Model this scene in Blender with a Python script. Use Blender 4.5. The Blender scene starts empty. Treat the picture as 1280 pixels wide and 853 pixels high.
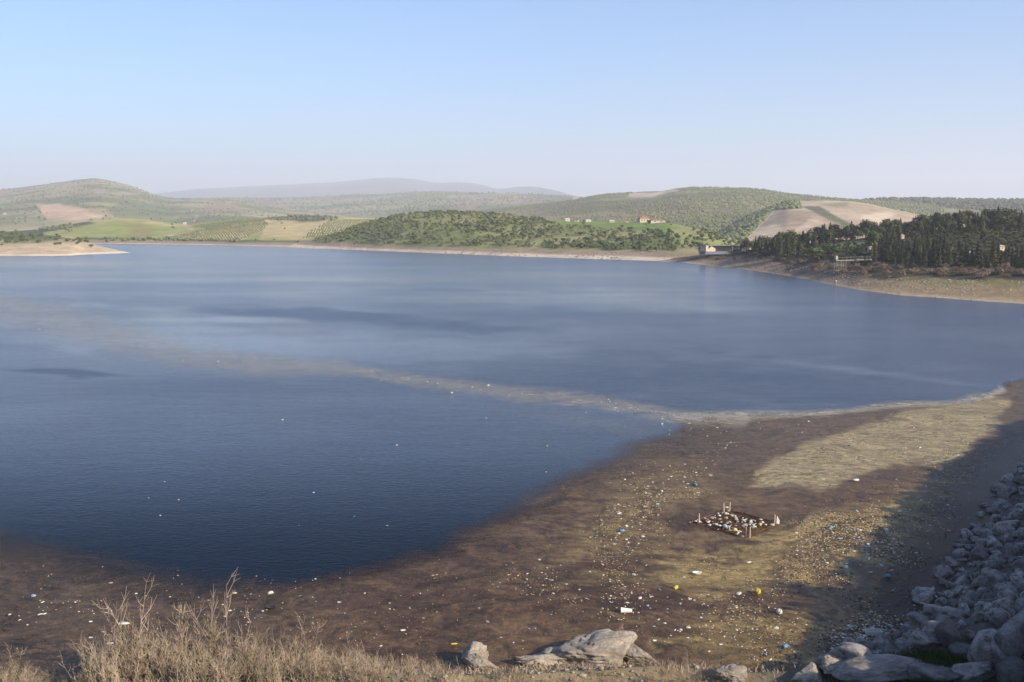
import bpy, math, random
import numpy as np
from mathutils import Vector

random.seed(7)
RNG = np.random.default_rng(11)
R = math.radians
scene = bpy.context.scene
COL = scene.collection

# ------------------------------------------------------------------ camera
H = 20.0                      # eye height above the water
F = 1378.0                    # focal length in photo pixels (1280 wide)
CX, CY = 640.0, 426.5
PITCH = math.atan(146.5 / F)  # horizon at row 280
SP, CP = math.sin(PITCH), math.cos(PITCH)

cam_data = bpy.data.cameras.new('camera')
cam = bpy.data.objects.new('camera', cam_data)
COL.objects.link(cam)
cam.location = (0, 0, H)
cam.rotation_euler = (math.pi / 2 - PITCH, 0, 0)
cam_data.sensor_width = 36.0
cam_data.lens = F / 1280.0 * 36.0
cam_data.clip_start = 0.5
cam_data.clip_end = 60000
scene.camera = cam

# ------------------------------------------------------------------ sky, sun, exposure
SUN_AZ = 124.0     # degrees clockwise from the view direction (+Y): from the right, a little behind
SUN_EL = 25.0
world = bpy.data.worlds.new('World')
scene.world = world
world.use_nodes = True
wn = world.node_tree
for n in list(wn.nodes):
    wn.nodes.remove(n)
sky = wn.nodes.new('ShaderNodeTexSky')
sky.sky_type = 'NISHITA'
sky.sun_disc = False
sky.sun_elevation = R(SUN_EL)
sky.sun_rotation = R(SUN_AZ)
sky.altitude = 200
sky.air_density = 1.0
sky.dust_density = 1.5
sky.ozone_density = 7.0
bg = wn.nodes.new('ShaderNodeBackground')
bg.inputs['Strength'].default_value = 0.125
out = wn.nodes.new('ShaderNodeOutputWorld')
wn.links.new(sky.outputs[0], bg.inputs[0])
wn.links.new(bg.outputs[0], out.inputs[0])

sun_data = bpy.data.lights.new('sun', 'SUN')
sun_data.energy = 5.0
sun_data.angle = R(0.53)
sun_data.color = (1.0, 0.87, 0.69)
sun = bpy.data.objects.new('sun', sun_data)
COL.objects.link(sun)
SDIR = Vector((math.sin(R(SUN_AZ)) * math.cos(R(SUN_EL)), math.cos(R(SUN_AZ)) * math.cos(R(SUN_EL)), math.sin(R(SUN_EL))))
sun.rotation_euler = (-SDIR).to_track_quat('-Z', 'Y').to_euler()
sun.location = (60, -20, 90)

scene.view_settings.view_transform = 'Standard'
scene.view_settings.look = 'None'
scene.view_settings.exposure = 0.76
scene.view_settings.gamma = 1.0
scene.cycles.use_denoising = True
scene.cycles.max_bounces = 6
scene.cycles.volume_bounces = 1
scene.cycles.transparent_max_bounces = 8
scene.cycles.caustics_reflective = False
scene.cycles.caustics_refractive = False

# ------------------------------------------------------------------ pixel <-> place
def ray(px, py):
    a = (px - CX) / F; b = (py - CY) / F
    return a, CP - b * SP, -SP - b * CP        # X, Y, Z direction
def on_plane(px, py, z=0.0):
    dx, dy, dz = ray(px, py)
    k = (z - H) / dz
    return dx * k, dy * k
def z_at(py, Y):
    return H - Y * np.tan(PITCH + np.arctan((np.asarray(py, float) - CY) / F))
def x_at(px, Y, z):
    return (np.asarray(px, float) - CX) / F * (Y * CP + (H - z) * SP)
def project(X, Y, Z):
    zc = Y * CP + (H - Z) * SP
    yc = (H - Z) * CP - Y * SP
    return CX + F * X / zc, CY + F * yc / zc
def y_water(py):
    """distance along the view of the water under row py"""
    return on_plane(CX, np.asarray(py, float))[1]

# ------------------------------------------------------------------ noise
def _hash(ix, iy, seed):
    h = (ix.astype(np.int64) * 374761393 + iy.astype(np.int64) * 668265263 + seed * 1442695041) & 0xffffffff
    h = ((h ^ (h >> 13)) * 1274126177) & 0xffffffff
    h = h ^ (h >> 16)
    return (h & 0xffffff) / float(0xffffff)
def vnoise(x, y, seed=0):
    x = np.asarray(x, float); y = np.asarray(y, float)
    ix = np.floor(x); iy = np.floor(y)
    fx = x - ix; fy = y - iy
    fx = fx * fx * (3 - 2 * fx); fy = fy * fy * (3 - 2 * fy)
    a = _hash(ix, iy, seed); b = _hash(ix + 1, iy, seed); c = _hash(ix, iy + 1, seed); d = _hash(ix + 1, iy + 1, seed)
    return (a * (1 - fx) + b * fx) * (1 - fy) + (c * (1 - fx) + d * fx) * fy
def fbm(x, y, seed=0, octv=4):
    t = 0; amp = .5; s = 0
    for k in range(octv):
        t = t + amp * vnoise(x * 2 ** k, y * 2 ** k, seed + 17 * k); s += amp; amp *= .5
    return t / s
def sstep(a, b, x):
    t = np.clip((x - a) / (b - a), 0, 1)
    return t * t * (3 - 2 * t)
def poly_sd(poly, x, y):
    """signed distance to a polygon, negative inside"""
    x = np.asarray(x, float); y = np.asarray(y, float)
    d = np.full(x.shape, 1e18); inside = np.zeros(x.shape, bool)
    n = len(poly)
    for i in range(n):
        ax, ay = poly[i]; bx, by = poly[(i + 1) % n]
        ex, ey = bx - ax, by - ay
        wx, wy = x - ax, y - ay
        t = np.clip((wx * ex + wy * ey) / (ex * ex + ey * ey + 1e-12), 0, 1)
        d = np.minimum(d, (wx - t * ex) ** 2 + (wy - t * ey) ** 2)
        c = ((ay > y) != (by > y)) & (x < (bx - ax) * (y - ay) / (by - ay + 1e-12) + ax)
        inside ^= c
    d = np.sqrt(d)
    return np.where(inside, -d, d)
def line_d(pts, x, y):
    x = np.asarray(x, float); y = np.asarray(y, float)
    d = np.full(x.shape, 1e18)
    for (ax, ay), (bx, by) in zip(pts[:-1], pts[1:]):
        ex, ey = bx - ax, by - ay
        t = np.clip(((x - ax) * ex + (y - ay) * ey) / (ex * ex + ey * ey + 1e-12), 0, 1)
        d = np.minimum(d, (x - ax - t * ex) ** 2 + (y - ay - t * ey) ** 2)
    return np.sqrt(d)

# ------------------------------------------------------------------ objects
def tag(o, label=None, cat=None, group=None, kind=None):
    if label: o['label'] = label
    if cat: o['category'] = cat
    if group: o['group'] = group
    if kind: o['kind'] = kind
    return o
def link(name, me, parent=None):
    o = bpy.data.objects.new(name, me)
    COL.objects.link(o)
    if parent: o.parent = parent
    return o
def empty(name, loc=(0, 0, 0), rz=0.0, sc=1.0):
    o = bpy.data.objects.new(name, None)
    COL.objects.link(o)
    o.location = loc; o.rotation_euler = (0, 0, rz); o.scale = (sc, sc, sc) if np.isscalar(sc) else sc
    o.empty_display_size = .2
    return o
def mesh(name, V, Fc, mat=None, smooth=False, attrs=None):
    me = bpy.data.meshes.new(name)
    V = np.asarray(V, np.float32)
    if isinstance(Fc, np.ndarray):
        n, k = Fc.shape
        me.vertices.add(len(V)); me.vertices.foreach_set('co', V.ravel())
        me.loops.add(n * k); me.loops.foreach_set('vertex_index', Fc.astype(np.int32).ravel())
        me.polygons.add(n)
        me.polygons.foreach_set('loop_start', np.arange(0, n * k, k, dtype=np.int32))
        me.update(calc_edges=True)
    else:
        me.from_pydata(V.tolist(), [], Fc)
    if smooth:
        me.polygons.foreach_set('use_smooth', [True] * len(me.polygons))
    for an, (typ, data) in (attrs or {}).items():
        at = me.attributes.new(an, typ, 'POINT')
        if typ == 'FLOAT':
            at.data.foreach_set('value', np.asarray(data, np.float32).ravel())
        else:
            d = np.ones((len(V), 4), np.float32); d[:, :3] = data
            at.data.foreach_set('color', d.ravel())
    if mat: me.materials.append(mat)
    me.update()
    return me
class MB:
    """collects primitives into one mesh"""
    def __init__(s): s.v = []; s.f = []
    def add(s, V, Fs):
        o = len(s.v); s.v += [tuple(map(float, p)) for p in V]; s.f += [tuple(int(i) + o for i in f) for f in Fs]
    def box(s, c, d, rz=0.0, jit=0.0):
        cx, cy, cz = c; hx, hy, hz = d[0] / 2, d[1] / 2, d[2] / 2
        ca, sa = math.cos(rz), math.sin(rz); V = []
        for z in (-hz, hz):
            for x, y in ((-hx, -hy), (hx, -hy), (hx, hy), (-hx, hy)):
                x += random.uniform(-jit, jit); y += random.uniform(-jit, jit); zz = z + random.uniform(-jit, jit)
                V.append((cx + x * ca - y * sa, cy + x * sa + y * ca, cz + zz))
        s.add(V, [(3, 2, 1, 0), (4, 5, 6, 7), (0, 1, 5, 4), (1, 2, 6, 5), (2, 3, 7, 6), (3, 0, 4, 7)])
    def tube(s, pts, rad, n=6, caps=True):
        pts = [Vector(p) for p in pts]
        if np.isscalar(rad): rad = [rad] * len(pts)
        V = []; Fs = []
        for i, p in enumerate(pts):
            d = (pts[min(i + 1, len(pts) - 1)] - pts[max(i - 1, 0)])
            if d.length < 1e-9: d = Vector((0, 0, 1))
            d.normalize()
            a = d.cross(Vector((0.31, 0.95, 0.05)))
            if a.length < .1: a = d.cross(Vector((0.9, 0.1, 0.4)))
            a.normalize(); b = d.cross(a)
            for k in range(n):
                t = 2 * math.pi * k / n
                V.append(p + (a * math.cos(t) + b * math.sin(t)) * rad[i])
        for i in range(len(pts) - 1):
            for k in range(n):
                k2 = (k + 1) % n
                Fs.append((i * n + k, i * n + k2, (i + 1) * n + k2, (i + 1) * n + k))
        if caps:
            Fs.append(tuple(range(n - 1, -1, -1))); Fs.append(tuple((len(pts) - 1) * n + k for k in range(n)))
        s.add(V, Fs)
    def build(s, name, mat, parent=None, smooth=False):
        return link(name, mesh(name, s.v, s.f, mat, smooth), parent)

def ico(sub=1):
    p = (1 + 5 ** .5) / 2
    V = [(-1, p, 0), (1, p, 0), (-1, -p, 0), (1, -p, 0), (0, -1, p), (0, 1, p), (0, -1, -p), (0, 1, -p), (p, 0, -1), (p, 0, 1), (-p, 0, -1), (-p, 0, 1)]
    V = [Vector(v).normalized() for v in V]
    Fs = [(0, 11, 5), (0, 5, 1), (0, 1, 7), (0, 7, 10), (0, 10, 11), (1, 5, 9), (5, 11, 4), (11, 10, 2), (10, 7, 6), (7, 1, 8), (3, 9, 4), (3, 4, 2), (3, 2, 6), (3, 6, 8), (3, 8, 9), (4, 9, 5), (2, 4, 11), (6, 2, 10), (8, 6, 7), (9, 8, 1)]
    for _ in range(sub):
        cache = {}; nf = []
        def mid(a, b):
            k = (min(a, b), max(a, b))
            if k not in cache:
                V.append(((V[a] + V[b]) / 2).normalized()); cache[k] = len(V) - 1
            return cache[k]
        for a, b, c in Fs:
            ab, bc, ca = mid(a, b), mid(b, c), mid(c, a)
            nf += [(a, ab, ca), (b, bc, ab), (c, ca, bc), (ab, bc, ca)]
        Fs = nf
    return np.array([tuple(v) for v in V]), np.array(Fs)
ICO = [ico(k) for k in range(5)]

def merge_instances(protos, pos, scale, rot, pick, tilt=None):
    """one big vertex/triangle array out of many placed copies"""
    Vs = []; Fs = []; o = 0
    for k, (pv, pf) in enumerate(protos):
        idx = np.where(pick == k)[0]
        if not len(idx): continue
        c = np.cos(rot[idx])[:, None]; s_ = np.sin(rot[idx])[:, None]
        sc = scale[idx]
        if sc.ndim == 1: sc = np.repeat(sc[:, None], 3, 1)
        x = pv[None, :, 0] * sc[:, 0:1]; y = pv[None, :, 1] * sc[:, 1:2]; z = pv[None, :, 2] * sc[:, 2:3]
        X = x * c - y * s_ + pos[idx, 0:1]; Y = x * s_ + y * c + pos[idx, 1:2]; Z = z + pos[idx, 2:3]
        Vs.append(np.stack([X, Y, Z], -1).reshape(-1, 3))
        Fs.append((pf[None] + (np.arange(len(idx)) * len(pv))[:, None, None] + o).reshape(-1, pf.shape[1]))
        o += len(idx) * len(pv)
    return np.concatenate(Vs), np.concatenate(Fs)

# ------------------------------------------------------------------ materials
def srgb(r, g, b):
    f = lambda c: (c / 255 / 12.92) if c / 255 <= .04045 else ((c / 255 + .055) / 1.055) ** 2.4
    return (f(r), f(g), f(b))
class NT:
    def __init__(s, name):
        s.m = bpy.data.materials.new(name); s.m.use_nodes = True
        s.t = s.m.node_tree
        for n in list(s.t.nodes): s.t.nodes.remove(n)
        s.out = s.t.nodes.new('ShaderNodeOutputMaterial')
    def n(s, typ, ins=None, **kw):
        nd = s.t.nodes.new(typ)
        for k, v in kw.items(): setattr(nd, k, v)
        for k, v in (ins or {}).items():
            if isinstance(v, bpy.types.NodeSocket): s.t.links.new(v, nd.inputs[k])
            else: nd.inputs[k].default_value = v
        return nd
    def noise(s, vec, scale, detail=4, rough=.55, dist=0.0):
        return s.n('ShaderNodeTexNoise', {'Vector': vec, 'Scale': scale, 'Detail': detail, 'Roughness': rough, 'Distortion': dist}).outputs[0]
    def math(s, op, a, b=0.0, c=0.0, clamp=False):
        nd = s.n('ShaderNodeMath', {0: a, 1: b, 2: c}, operation=op); nd.use_clamp = clamp
        return nd.outputs[0]
    def mapr(s, v, a, b, c=0.0, d=1.0):
        return s.n('ShaderNodeMapRange', {0: v, 1: a, 2: b, 3: c, 4: d}).outputs[0]
    def mix(s, fac, a, b, blend='MIX'):
        nd = s.t.nodes.new('ShaderNodeMix'); nd.data_type = 'RGBA'; nd.blend_type = blend
        for i, v in ((0, fac), (6, a), (7, b)):
            if isinstance(v, bpy.types.NodeSocket): s.t.links.new(v, nd.inputs[i])
            else: nd.inputs[i].default_value = (*v, 1) if isinstance(v, tuple) and len(v) == 3 else v
        return nd.outputs[2]
    def bump(s, h, strength=.5, dist=1.0):
        return s.n('ShaderNodeBump', {'Height': h, 'Strength': strength, 'Distance': dist}).outputs[0]
    def princ(s, col, rough=.9, spec=.3, normal=None, **extra):
        ins = {'Base Color': (*col, 1) if isinstance(col, tuple) else col, 'Roughness': rough, 'Specular IOR Level': spec}
        if normal is not None: ins['Normal'] = normal
        ins.update(extra)
        p = s.n('ShaderNodeBsdfPrincipled', ins)
        s.t.links.new(p.outputs[0], s.out.inputs[0])
        return p
    def pos(s): return s.n('ShaderNodeNewGeometry').outputs['Position']
    def objc(s): return s.n('ShaderNodeTexCoord').outputs['Object']
    def rnd(s): return s.n('ShaderNodeObjectInfo').outputs['Random']

def mat_plain(name, col, rough=.6, spec=.4, var=.25, scale=6.0):
    t = NT(name)
    nz = t.noise(t.objc(), scale, 3)
    r = t.rnd()
    k = t.math('ADD', t.math('MULTIPLY', t.math('SUBTRACT', nz, .5), var), t.math('MULTIPLY', t.math('SUBTRACT', r, .5), var))
    dark = tuple(c * .45 for c in col); lite = tuple(min(1, c * 1.35) for c in col)
    c = t.mix(t.math('ADD', k, .6, clamp=True), dark, lite)
    t.princ(c, rough, spec)
    return t.m

def mat_leaf(name, a, b, obj_var=.6):
    t = NT(name)
    nz = t.noise(t.pos(), .9, 3)
    r = t.rnd()
    k = t.math('ADD', t.math('MULTIPLY', nz, 1 - obj_var), t.math('MULTIPLY', r, obj_var), clamp=True)
    c = t.mix(t.mapr(k, .2, .8), a, b)
    t.princ(c, .75, .2)
    return t.m

def mat_hill(name, fine=0.06, bump=1.0):
    """painted ground colour, broken up by noise"""
    t = NT(name)
    p = t.pos()
    at = t.n('ShaderNodeAttribute', attribute_name='Col').outputs['Color']
    n1 = t.noise(p, fine, 6, .65)
    n2 = t.noise(p, fine * 6, 4, .6)
    k = t.math('ADD', t.math('MULTIPLY', n1, .6), t.math('MULTIPLY', n2, .4))
    v = t.mapr(k, .3, .7, .62, 1.38)
    cc = t.n('ShaderNodeCombineColor', {0: v, 1: v, 2: v}).outputs[0]
    c = t.mix(1.0, at, cc, 'MULTIPLY')
    nb = t.bump(k, .6, bump)
    t.princ(c, .95, .1, nb)
    return t.m

M_hill_far = mat_hill('hill ground far', .012, 4)
M_hill = mat_hill('hill ground', .05, 1.5)
M_bank_far = mat_hill('earth bank', .22, .5)

# ------------------------------------------------------------------ base terrain and haze
HAZE = 1.28e-4
disc = [(math.cos(2 * math.pi * k / 96) * 15000, math.sin(2 * math.pi * k / 96) * 15000, -9.0) for k in range(96)]
t = NT('lake bed'); t.princ(t.mix(t.noise(t.pos(), .01, 5), srgb(95, 90, 70), srgb(130, 120, 90)), .95, .1)
tag(link('terrain', mesh('terrain', disc, [tuple(range(96))], t.m)), kind='structure')

hz = MB(); hz.box((0, 0, 350), (33000, 33000, 720))
t = NT('haze air')
vol = t.n('ShaderNodeVolumePrincipled', {'Color': (.92, .925, 1.0, 1), 'Density': HAZE, 'Anisotropy': .15})
t.t.links.new(vol.outputs[0], t.out.inputs['Volume'])
tag(hz.build('haze', t.m), 'thin pale haze over the lake and hills', 'haze', kind='stuff')

# ------------------------------------------------------------------ hills
class Hill:
    def __init__(s, name, px0, px1, step, ridge, yr, foot, zf, rows=40, prof=.55, rough=3.0, ns=.004, back=.7, seed=1):
        """ridge: (px,row) skyline; yr: (px,distance) of it; foot: (px,distance); zf: height of the foot"""
        px = np.arange(px0, px1 + step, step, dtype=float)
        ip = lambda pts: np.interp(px, [p[0] for p in pts], [p[1] for p in pts])
        rr = ip(ridge)
        k = np.ones(5) / 5
        rr = np.convolve(np.pad(rr, 2, mode='edge'), k, 'valid')
        Yr = ip(yr); Yf = np.convolve(np.pad(ip(foot), 4, mode='edge'), np.ones(9) / 9, 'valid'); zr = z_at(rr, Yr)
        s.px, s.name = px, name
        tt = np.concatenate([np.linspace(-.06, 1, rows), 1 + np.linspace(.04, 1, 8) ** 1.4 * back])
        T = tt[:, None]
        Y = Yf + (Yr - Yf) * T
        Tc = np.clip(T, 0, 1)
        f = prof * Tc + (1 - prof) * np.sin(Tc * math.pi / 2)
        Z = zf + (zr - zf) * f
        Z = np.where(T < 0, zf + T * 60, Z)
        Z = np.where(T > 1, zr - (T - 1) / back * (zr + 12) * (1.0 if back else 0), Z)
        X = x_at(px[None, :], Y, Z)
        w = np.sin(np.clip(T, 0, 1) * math.pi) ** .7
        Z = Z + (fbm(X * ns, Y * ns, seed, 5) - .5) * 2 * rough * w
        Z = Z + (fbm(X * ns * 8, Y * ns * 8, seed + 5, 4) - .5) * rough * .25 * np.clip(T * 8, 0, 1) * np.where(T > 1.05, 0, 1)
        s.X, s.Y, s.Z, s.T = X, Y, Z, np.broadcast_to(T, X.shape)
        s.PX, s.PY = project(X, Y, Z)
        s.tt = tt
        s.C = np.zeros(X.shape + (3,))
    def base(s, a, b, scale, seed=3, contrast=(.35, .65)):
        n = sstep(contrast[0], contrast[1], fbm(s.X * scale, s.Y * scale, seed, 5))[..., None]
        s.C = np.array(a) * (1 - n) + np.array(b) * n
    def zone(s, poly, col, soft=1.5, wob=2.0, amt=1.0, seed=9):
        w = (fbm(s.PX * .08, s.PY * .3, seed, 3) - .5) * 2 * wob
        m = sstep(soft, -soft, poly_sd(poly, s.PX, s.PY) + w)[..., None] * amt
        s.C = s.C * (1 - m) + np.array(col) * m
    def line(s, pts, col, wpx=.8, amt=1.0):
        m = sstep(wpx * 1.6, wpx * .5, line_d(pts, s.PX, s.PY))[..., None] * amt
        s.C = s.C * (1 - m) + np.array(col) * m
    def shore(s, z0, col, col_low, z_low=1.0, wob=2.0, sc=.02):
        n = (fbm(s.X * sc, s.Y * sc, 31, 4) - .5) * 2 * wob
        m = sstep(z0 + 1.2, z0 - 1.2, s.Z + n)[..., None]
        c = np.array(col) * (.85 + .3 * fbm(s.X * sc * 4, s.Y * sc, 8, 4))[..., None]
        s.C = s.C * (1 - m) + c * m
        m = sstep(z_low + .4, z_low - .4, s.Z + n * .15)[..., None]
        s.C = s.C * (1 - m) + np.array(col_low) * m
    def build(s, mat, name='hills'):
        nr, nc = s.X.shape
        V = np.stack([s.X, s.Y, s.Z], -1).reshape(-1, 3)
        i = np.arange(nr - 1)[:, None] * nc + np.arange(nc - 1)[None]
        Fc = np.stack([i, i + 1, i + nc + 1, i + nc], -1).reshape(-1, 4)
        me = mesh(name, V, Fc, mat, True, {'Col': ('FLOAT_COLOR', s.C.reshape(-1, 3))})
        s.o = tag(link(name, me), kind='structure')
        return s
    def at(s, px, t):
        """point on the hill at column px, slope parameter t"""
        px = np.asarray(px, float); t = np.asarray(t, float)
        fc = np.clip((px - s.px[0]) / (s.px[1] - s.px[0]), 0, len(s.px) - 1.001)
        fr = np.clip(np.interp(t, s.tt, np.arange(len(s.tt))), 0, len(s.tt) - 1.001)
        c = fc.astype(int); r = fr.astype(int); a = fc - c; b = fr - r
        def g(A): return (A[r, c] * (1 - a) + A[r, c + 1] * a) * (1 - b) + (A[r + 1, c] * (1 - a) + A[r + 1, c + 1] * a) * b
        return g(s.X), g(s.Y), g(s.Z), g(s.PX), g(s.PY)

cv = [(-260, 1e9)]
G_OLIVE = (.075, .088, .042); G_DARK = (.042, .055, .028); G_FIELD = (.12, .15, .045); TAN = (.33, .25, .16)
PALE = (.44, .36, .25); PINK = (.30, .215, .155); SAND = (.50, .40, .26)

# far ridges
h = Hill('a', -300, 1580, 4, [(-300, 247), (180, 243), (215, 240), (250, 236), (330, 232), (380, 230), (430, 227), (460, 223.5), (490, 222), (520, 224), (545, 229), (575, 227.5), (600, 230), (615, 235), (628, 237), (640, 234), (665, 233), (690, 237), (715, 244), (745, 252), (1580, 258)],
         [(-300, 13500), (540, 14000), (620, 12500), (720, 9500), (1580, 9500)], [(-300, 8000), (1580, 7000)], 0, 24, .7, 30, .0012, seed=2)
h.base((.06, .085, .06), (.10, .115, .075), .002); h.build(M_hill_far)
h = Hill('b', -300, 1580, 4, [(-300, 262), (190, 251), (240, 248), (330, 247), (400, 246), (440, 243.5), (490, 242), (520, 239.5), (545, 238.5), (590, 241), (650, 242), (700, 244), (730, 247), (770, 252), (900, 257), (1580, 262)],
         [(-300, 7000), (500, 6600), (740, 4600), (1580, 4200)], [(-300, 3700), (740, 2500), (1580, 3000)], 4, 36, .8, 16, .002, seed=4)
h.base((.12, .14, .065), (.28, .24, .125), .004)
h.zone([(520, 246), (530, 240), (548, 239), (562, 243), (558, 249), (525, 250)], (.16, .18, .06), 1, 1)
h.zone([(555, 258), (575, 246), (600, 244), (620, 247), (590, 262)], (.26, .19, .13), 1.5, 2, .8)
h.zone([(620, 262), (660, 250), (700, 250), (730, 255), (700, 268), (640, 270)], (.20, .16, .11), 3, 3, .7)
h.zone([(230, 262), (250, 253), (290, 252), (310, 256), (290, 262)], (.24, .18, .12), 2, 2, .6)
h.zone([(310, 258), (330, 249), (352, 250), (350, 256)], (.26, .17, .12), 2, 2, .6)
h.build(M_hill_far); HB = h
# left mountain
h = Hill('c', -300, 620, 3, [(-300, 250), (-120, 246), (-40, 240), (0, 237), (30, 234), (75, 228), (100, 224.5), (115, 223), (128, 224), (150, 229), (165, 233), (178, 238), (192, 243), (215, 248), (250, 249), (285, 249), (310, 252), (335, 258), (370, 264), (420, 268), (500, 275), (620, 285)],
         [(-300, 5200), (620, 4000)], [(-300, 2100), (620, 1950)], 3, 44, .8, 9, .004, seed=6)
h.base((.13, .145, .06), (.31, .27, .14), .006)
h.zone([(45, 256), (75, 255), (100, 260), (130, 272), (100, 275), (60, 274), (52, 266)], (.52, .36, .22), 1.2, 1.5)
h.zone([(95, 233), (125, 238), (135, 242), (150, 241), (175, 242), (160, 244), (120, 242)], (.32, .25, .17), 1, 1)
h.zone([(120, 232), (160, 233), (165, 236), (130, 235)], (.32, .26, .18), .8, 1)
h.zone([(250, 262), (262, 255), (290, 254), (300, 262), (280, 266), (255, 268)], (.30, .20, .14), 2, 2, .8)
h.zone([(135, 262), (160, 250), (200, 252), (230, 260), (215, 272), (150, 274)], (.12, .145, .06), 4, 4, .8)
h.zone([(0, 235), (15, 237), (10, 243), (0, 243)], (.32, .20, .14), 1, 1)
h.line([(240, 263), (247, 270), (243, 276)], (.35, .28, .2), .7)
h.build(M_hill_far); HC = h
# right-back ridge with forest
h = Hill('e', 930, 1580, 3, [(930, 262), (1000, 252), (1060, 251), (1085, 250.5), (1100, 249.5), (1150, 249), (1280, 250.5), (1580, 248)], [(930, 2700), (1580, 2500)], [(930, 1800), (1580, 1500)], 8, 24, .6, 10, .004, seed=12)
h.base(G_DARK, (.06, .075, .035), .01); h.build(M_hill_far); HE = h
# right-back hill, planted with olives
h = Hill('d', 520, 1300, 3, [(520, 272), (600, 262), (650, 257), (700, 252), (728, 247.5), (745, 244), (770, 241.5), (800, 240), (832, 238.5), (845, 235.5), (862, 234.3), (920, 235), (955, 237), (990, 243), (1050, 248), (1075, 251), (1140, 254), (1300, 266)],
         [(520, 3000), (860, 2500), (1300, 2100)], [(520, 1350), (1300, 1250)], 6, 56, .75, 8, .004, seed=14)
h.base((.13, .14, .055), (.24, .205, .105), .009)
h.zone([(783, 247), (790, 241), (815, 241), (845, 236), (848, 239), (825, 243), (815, 247)], (.42, .35, .26), .8, 1)
h.zone([(745, 262), (800, 250), (860, 250), (880, 262), (800, 268)], (.13, .10, .06), 5, 4, .7)
h.zone([(640, 270), (690, 254), (740, 252), (735, 262), (700, 272)], (.15, .12, .08), 4, 4, .6)
h.zone([(880, 262), (960, 259), (990, 252), (985, 262), (950, 268), (890, 268)], (.12, .13, .06), 2, 3, .7)
h.build(M_hill_far); HD = h
# bare ploughed hill
h = Hill('f', 860, 1300, 2, [(860, 318), (885, 300), (915, 281), (945, 266), (970, 257), (985, 252), (1030, 251), (1062, 251.5), (1090, 256), (1120, 263), (1145, 268), (1180, 276), (1300, 290)],
         [(860, 1500), (1300, 1300)], [(860, 850), (1300, 800)], 4, 60, .8, 7, .007, seed=21)
h.base((.34, .26, .175), (.45, .36, .25), .012)
h.zone([(800, 330), (931, 330), (931, 300), (950, 282), (967, 263), (1003, 261), (1001, 254), (985, 245), (800, 240)], (.10, .11, .05), .8, .6)
h.zone([(1000, 258), (1024, 258), (1050, 273), (1075, 286), (1060, 290), (1040, 278), (1015, 264)], (.12, .125, .065), 1.2, 1)
h.zone([(1025, 256), (1060, 253), (1062, 257), (1045, 259)], (.2, .2, .11), 1.2, 1, .7)
h.zone([(968, 265), (1002, 263), (1050, 279), (1050, 300), (1000, 300), (975, 285)], (.30, .225, .15), 2, 2, .7)
h.zone([(1010, 276), (1020, 274), (1035, 280), (1025, 282), (1000, 289), (990, 290)], (.48, .37, .26), 1.5, 1, .8)
h.zone([(1080, 270), (1100, 264), (1120, 268), (1110, 274), (1090, 280), (1075, 284)], (.52, .44, .33), 2.5, 2, .7)
h.line([(935, 298), (950, 282), (967, 264)], (.52, .45, .34), 1.0)
h.build(M_hill); HF = h
# cultivated hills on the left shore
fY = lambda py: float(y_water(py))
h = Hill('g', -300, 620, 2, [(-300, 290), (-20, 292), (50, 287), (90, 280), (120, 275.5), (150, 273.5), (180, 274.5), (215, 279), (235, 280), (260, 277.5), (300, 274), (340, 271.5), (385, 269.5), (425, 271.5), (470, 273), (500, 279), (560, 290), (620, 300)],
         [(-300, 1500), (620, 1500)], [(-300, fY(304)), (100, fY(304.5)), (350, fY(308.5)), (620, fY(309))], -.8, 60, .75, 3, .006, seed=26)
h.base((.25, .27, .09), (.42, .35, .16), .009)
h.zone([(0, 296), (0, 284), (60, 280), (110, 277), (118, 280), (60, 290), (40, 296)], G_OLIVE, 2, 2)
h.zone([(140, 300), (120, 282), (148, 276), (180, 279), (195, 290), (180, 300)], (.25, .22, .08), 6, 3, .8)
h.zone([(180, 301), (230, 292), (300, 276), (345, 273), (330, 288), (300, 301)], (.52, .40, .21), 2, 2, .9)
h.zone([(230, 281), (250, 278), (300, 275), (340, 272), (330, 275), (260, 285)], (.25, .23, .10), 2, 2, .8)
h.zone([(325, 299), (335, 277), (350, 273), (400, 272), (385, 290), (372, 299)], (.47, .37, .19), 2, 2, .85)
h.zone([(90, 300), (100, 285), (125, 279), (150, 277), (165, 290), (150, 300)], (.28, .31, .09), 5, 3, .8)
h.line([(228, 280), (240, 287)], (.42, .30, .2), 1.5)
h.line([(305, 276), (300, 288), (298, 296)], (.36, .27, .18), .9)
h.line([(205, 302), (245, 290), (300, 277)], (.3, .24, .15), 1.2, .7)
h.zone([(375, 300), (385, 290), (415, 274), (470, 275), (460, 280), (430, 292)], (.46, .37, .20), 1, 1)
h.zone([(335, 274), (350, 268), (400, 268), (420, 271), (410, 276), (390, 278)], (.11, .105, .06), 2, 2)
h.line([(372, 300), (390, 285), (412, 273)], (.40, .30, .2), 1.0)
h.line([(300, 274), (340, 280), (370, 270)], (.33, .26, .17), 1.0, .6)
h.shore(2.6, PINK, (.55, .48, .36), .45, 1.2)
h.zone([(80, 299), (220, 301), (280, 303), (380, 303.5), (380, 301.5), (280, 300), (200, 298), (100, 297)], (.07, .085, .04), .7, 1, .8)
h.build(M_hill); HG = h
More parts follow.
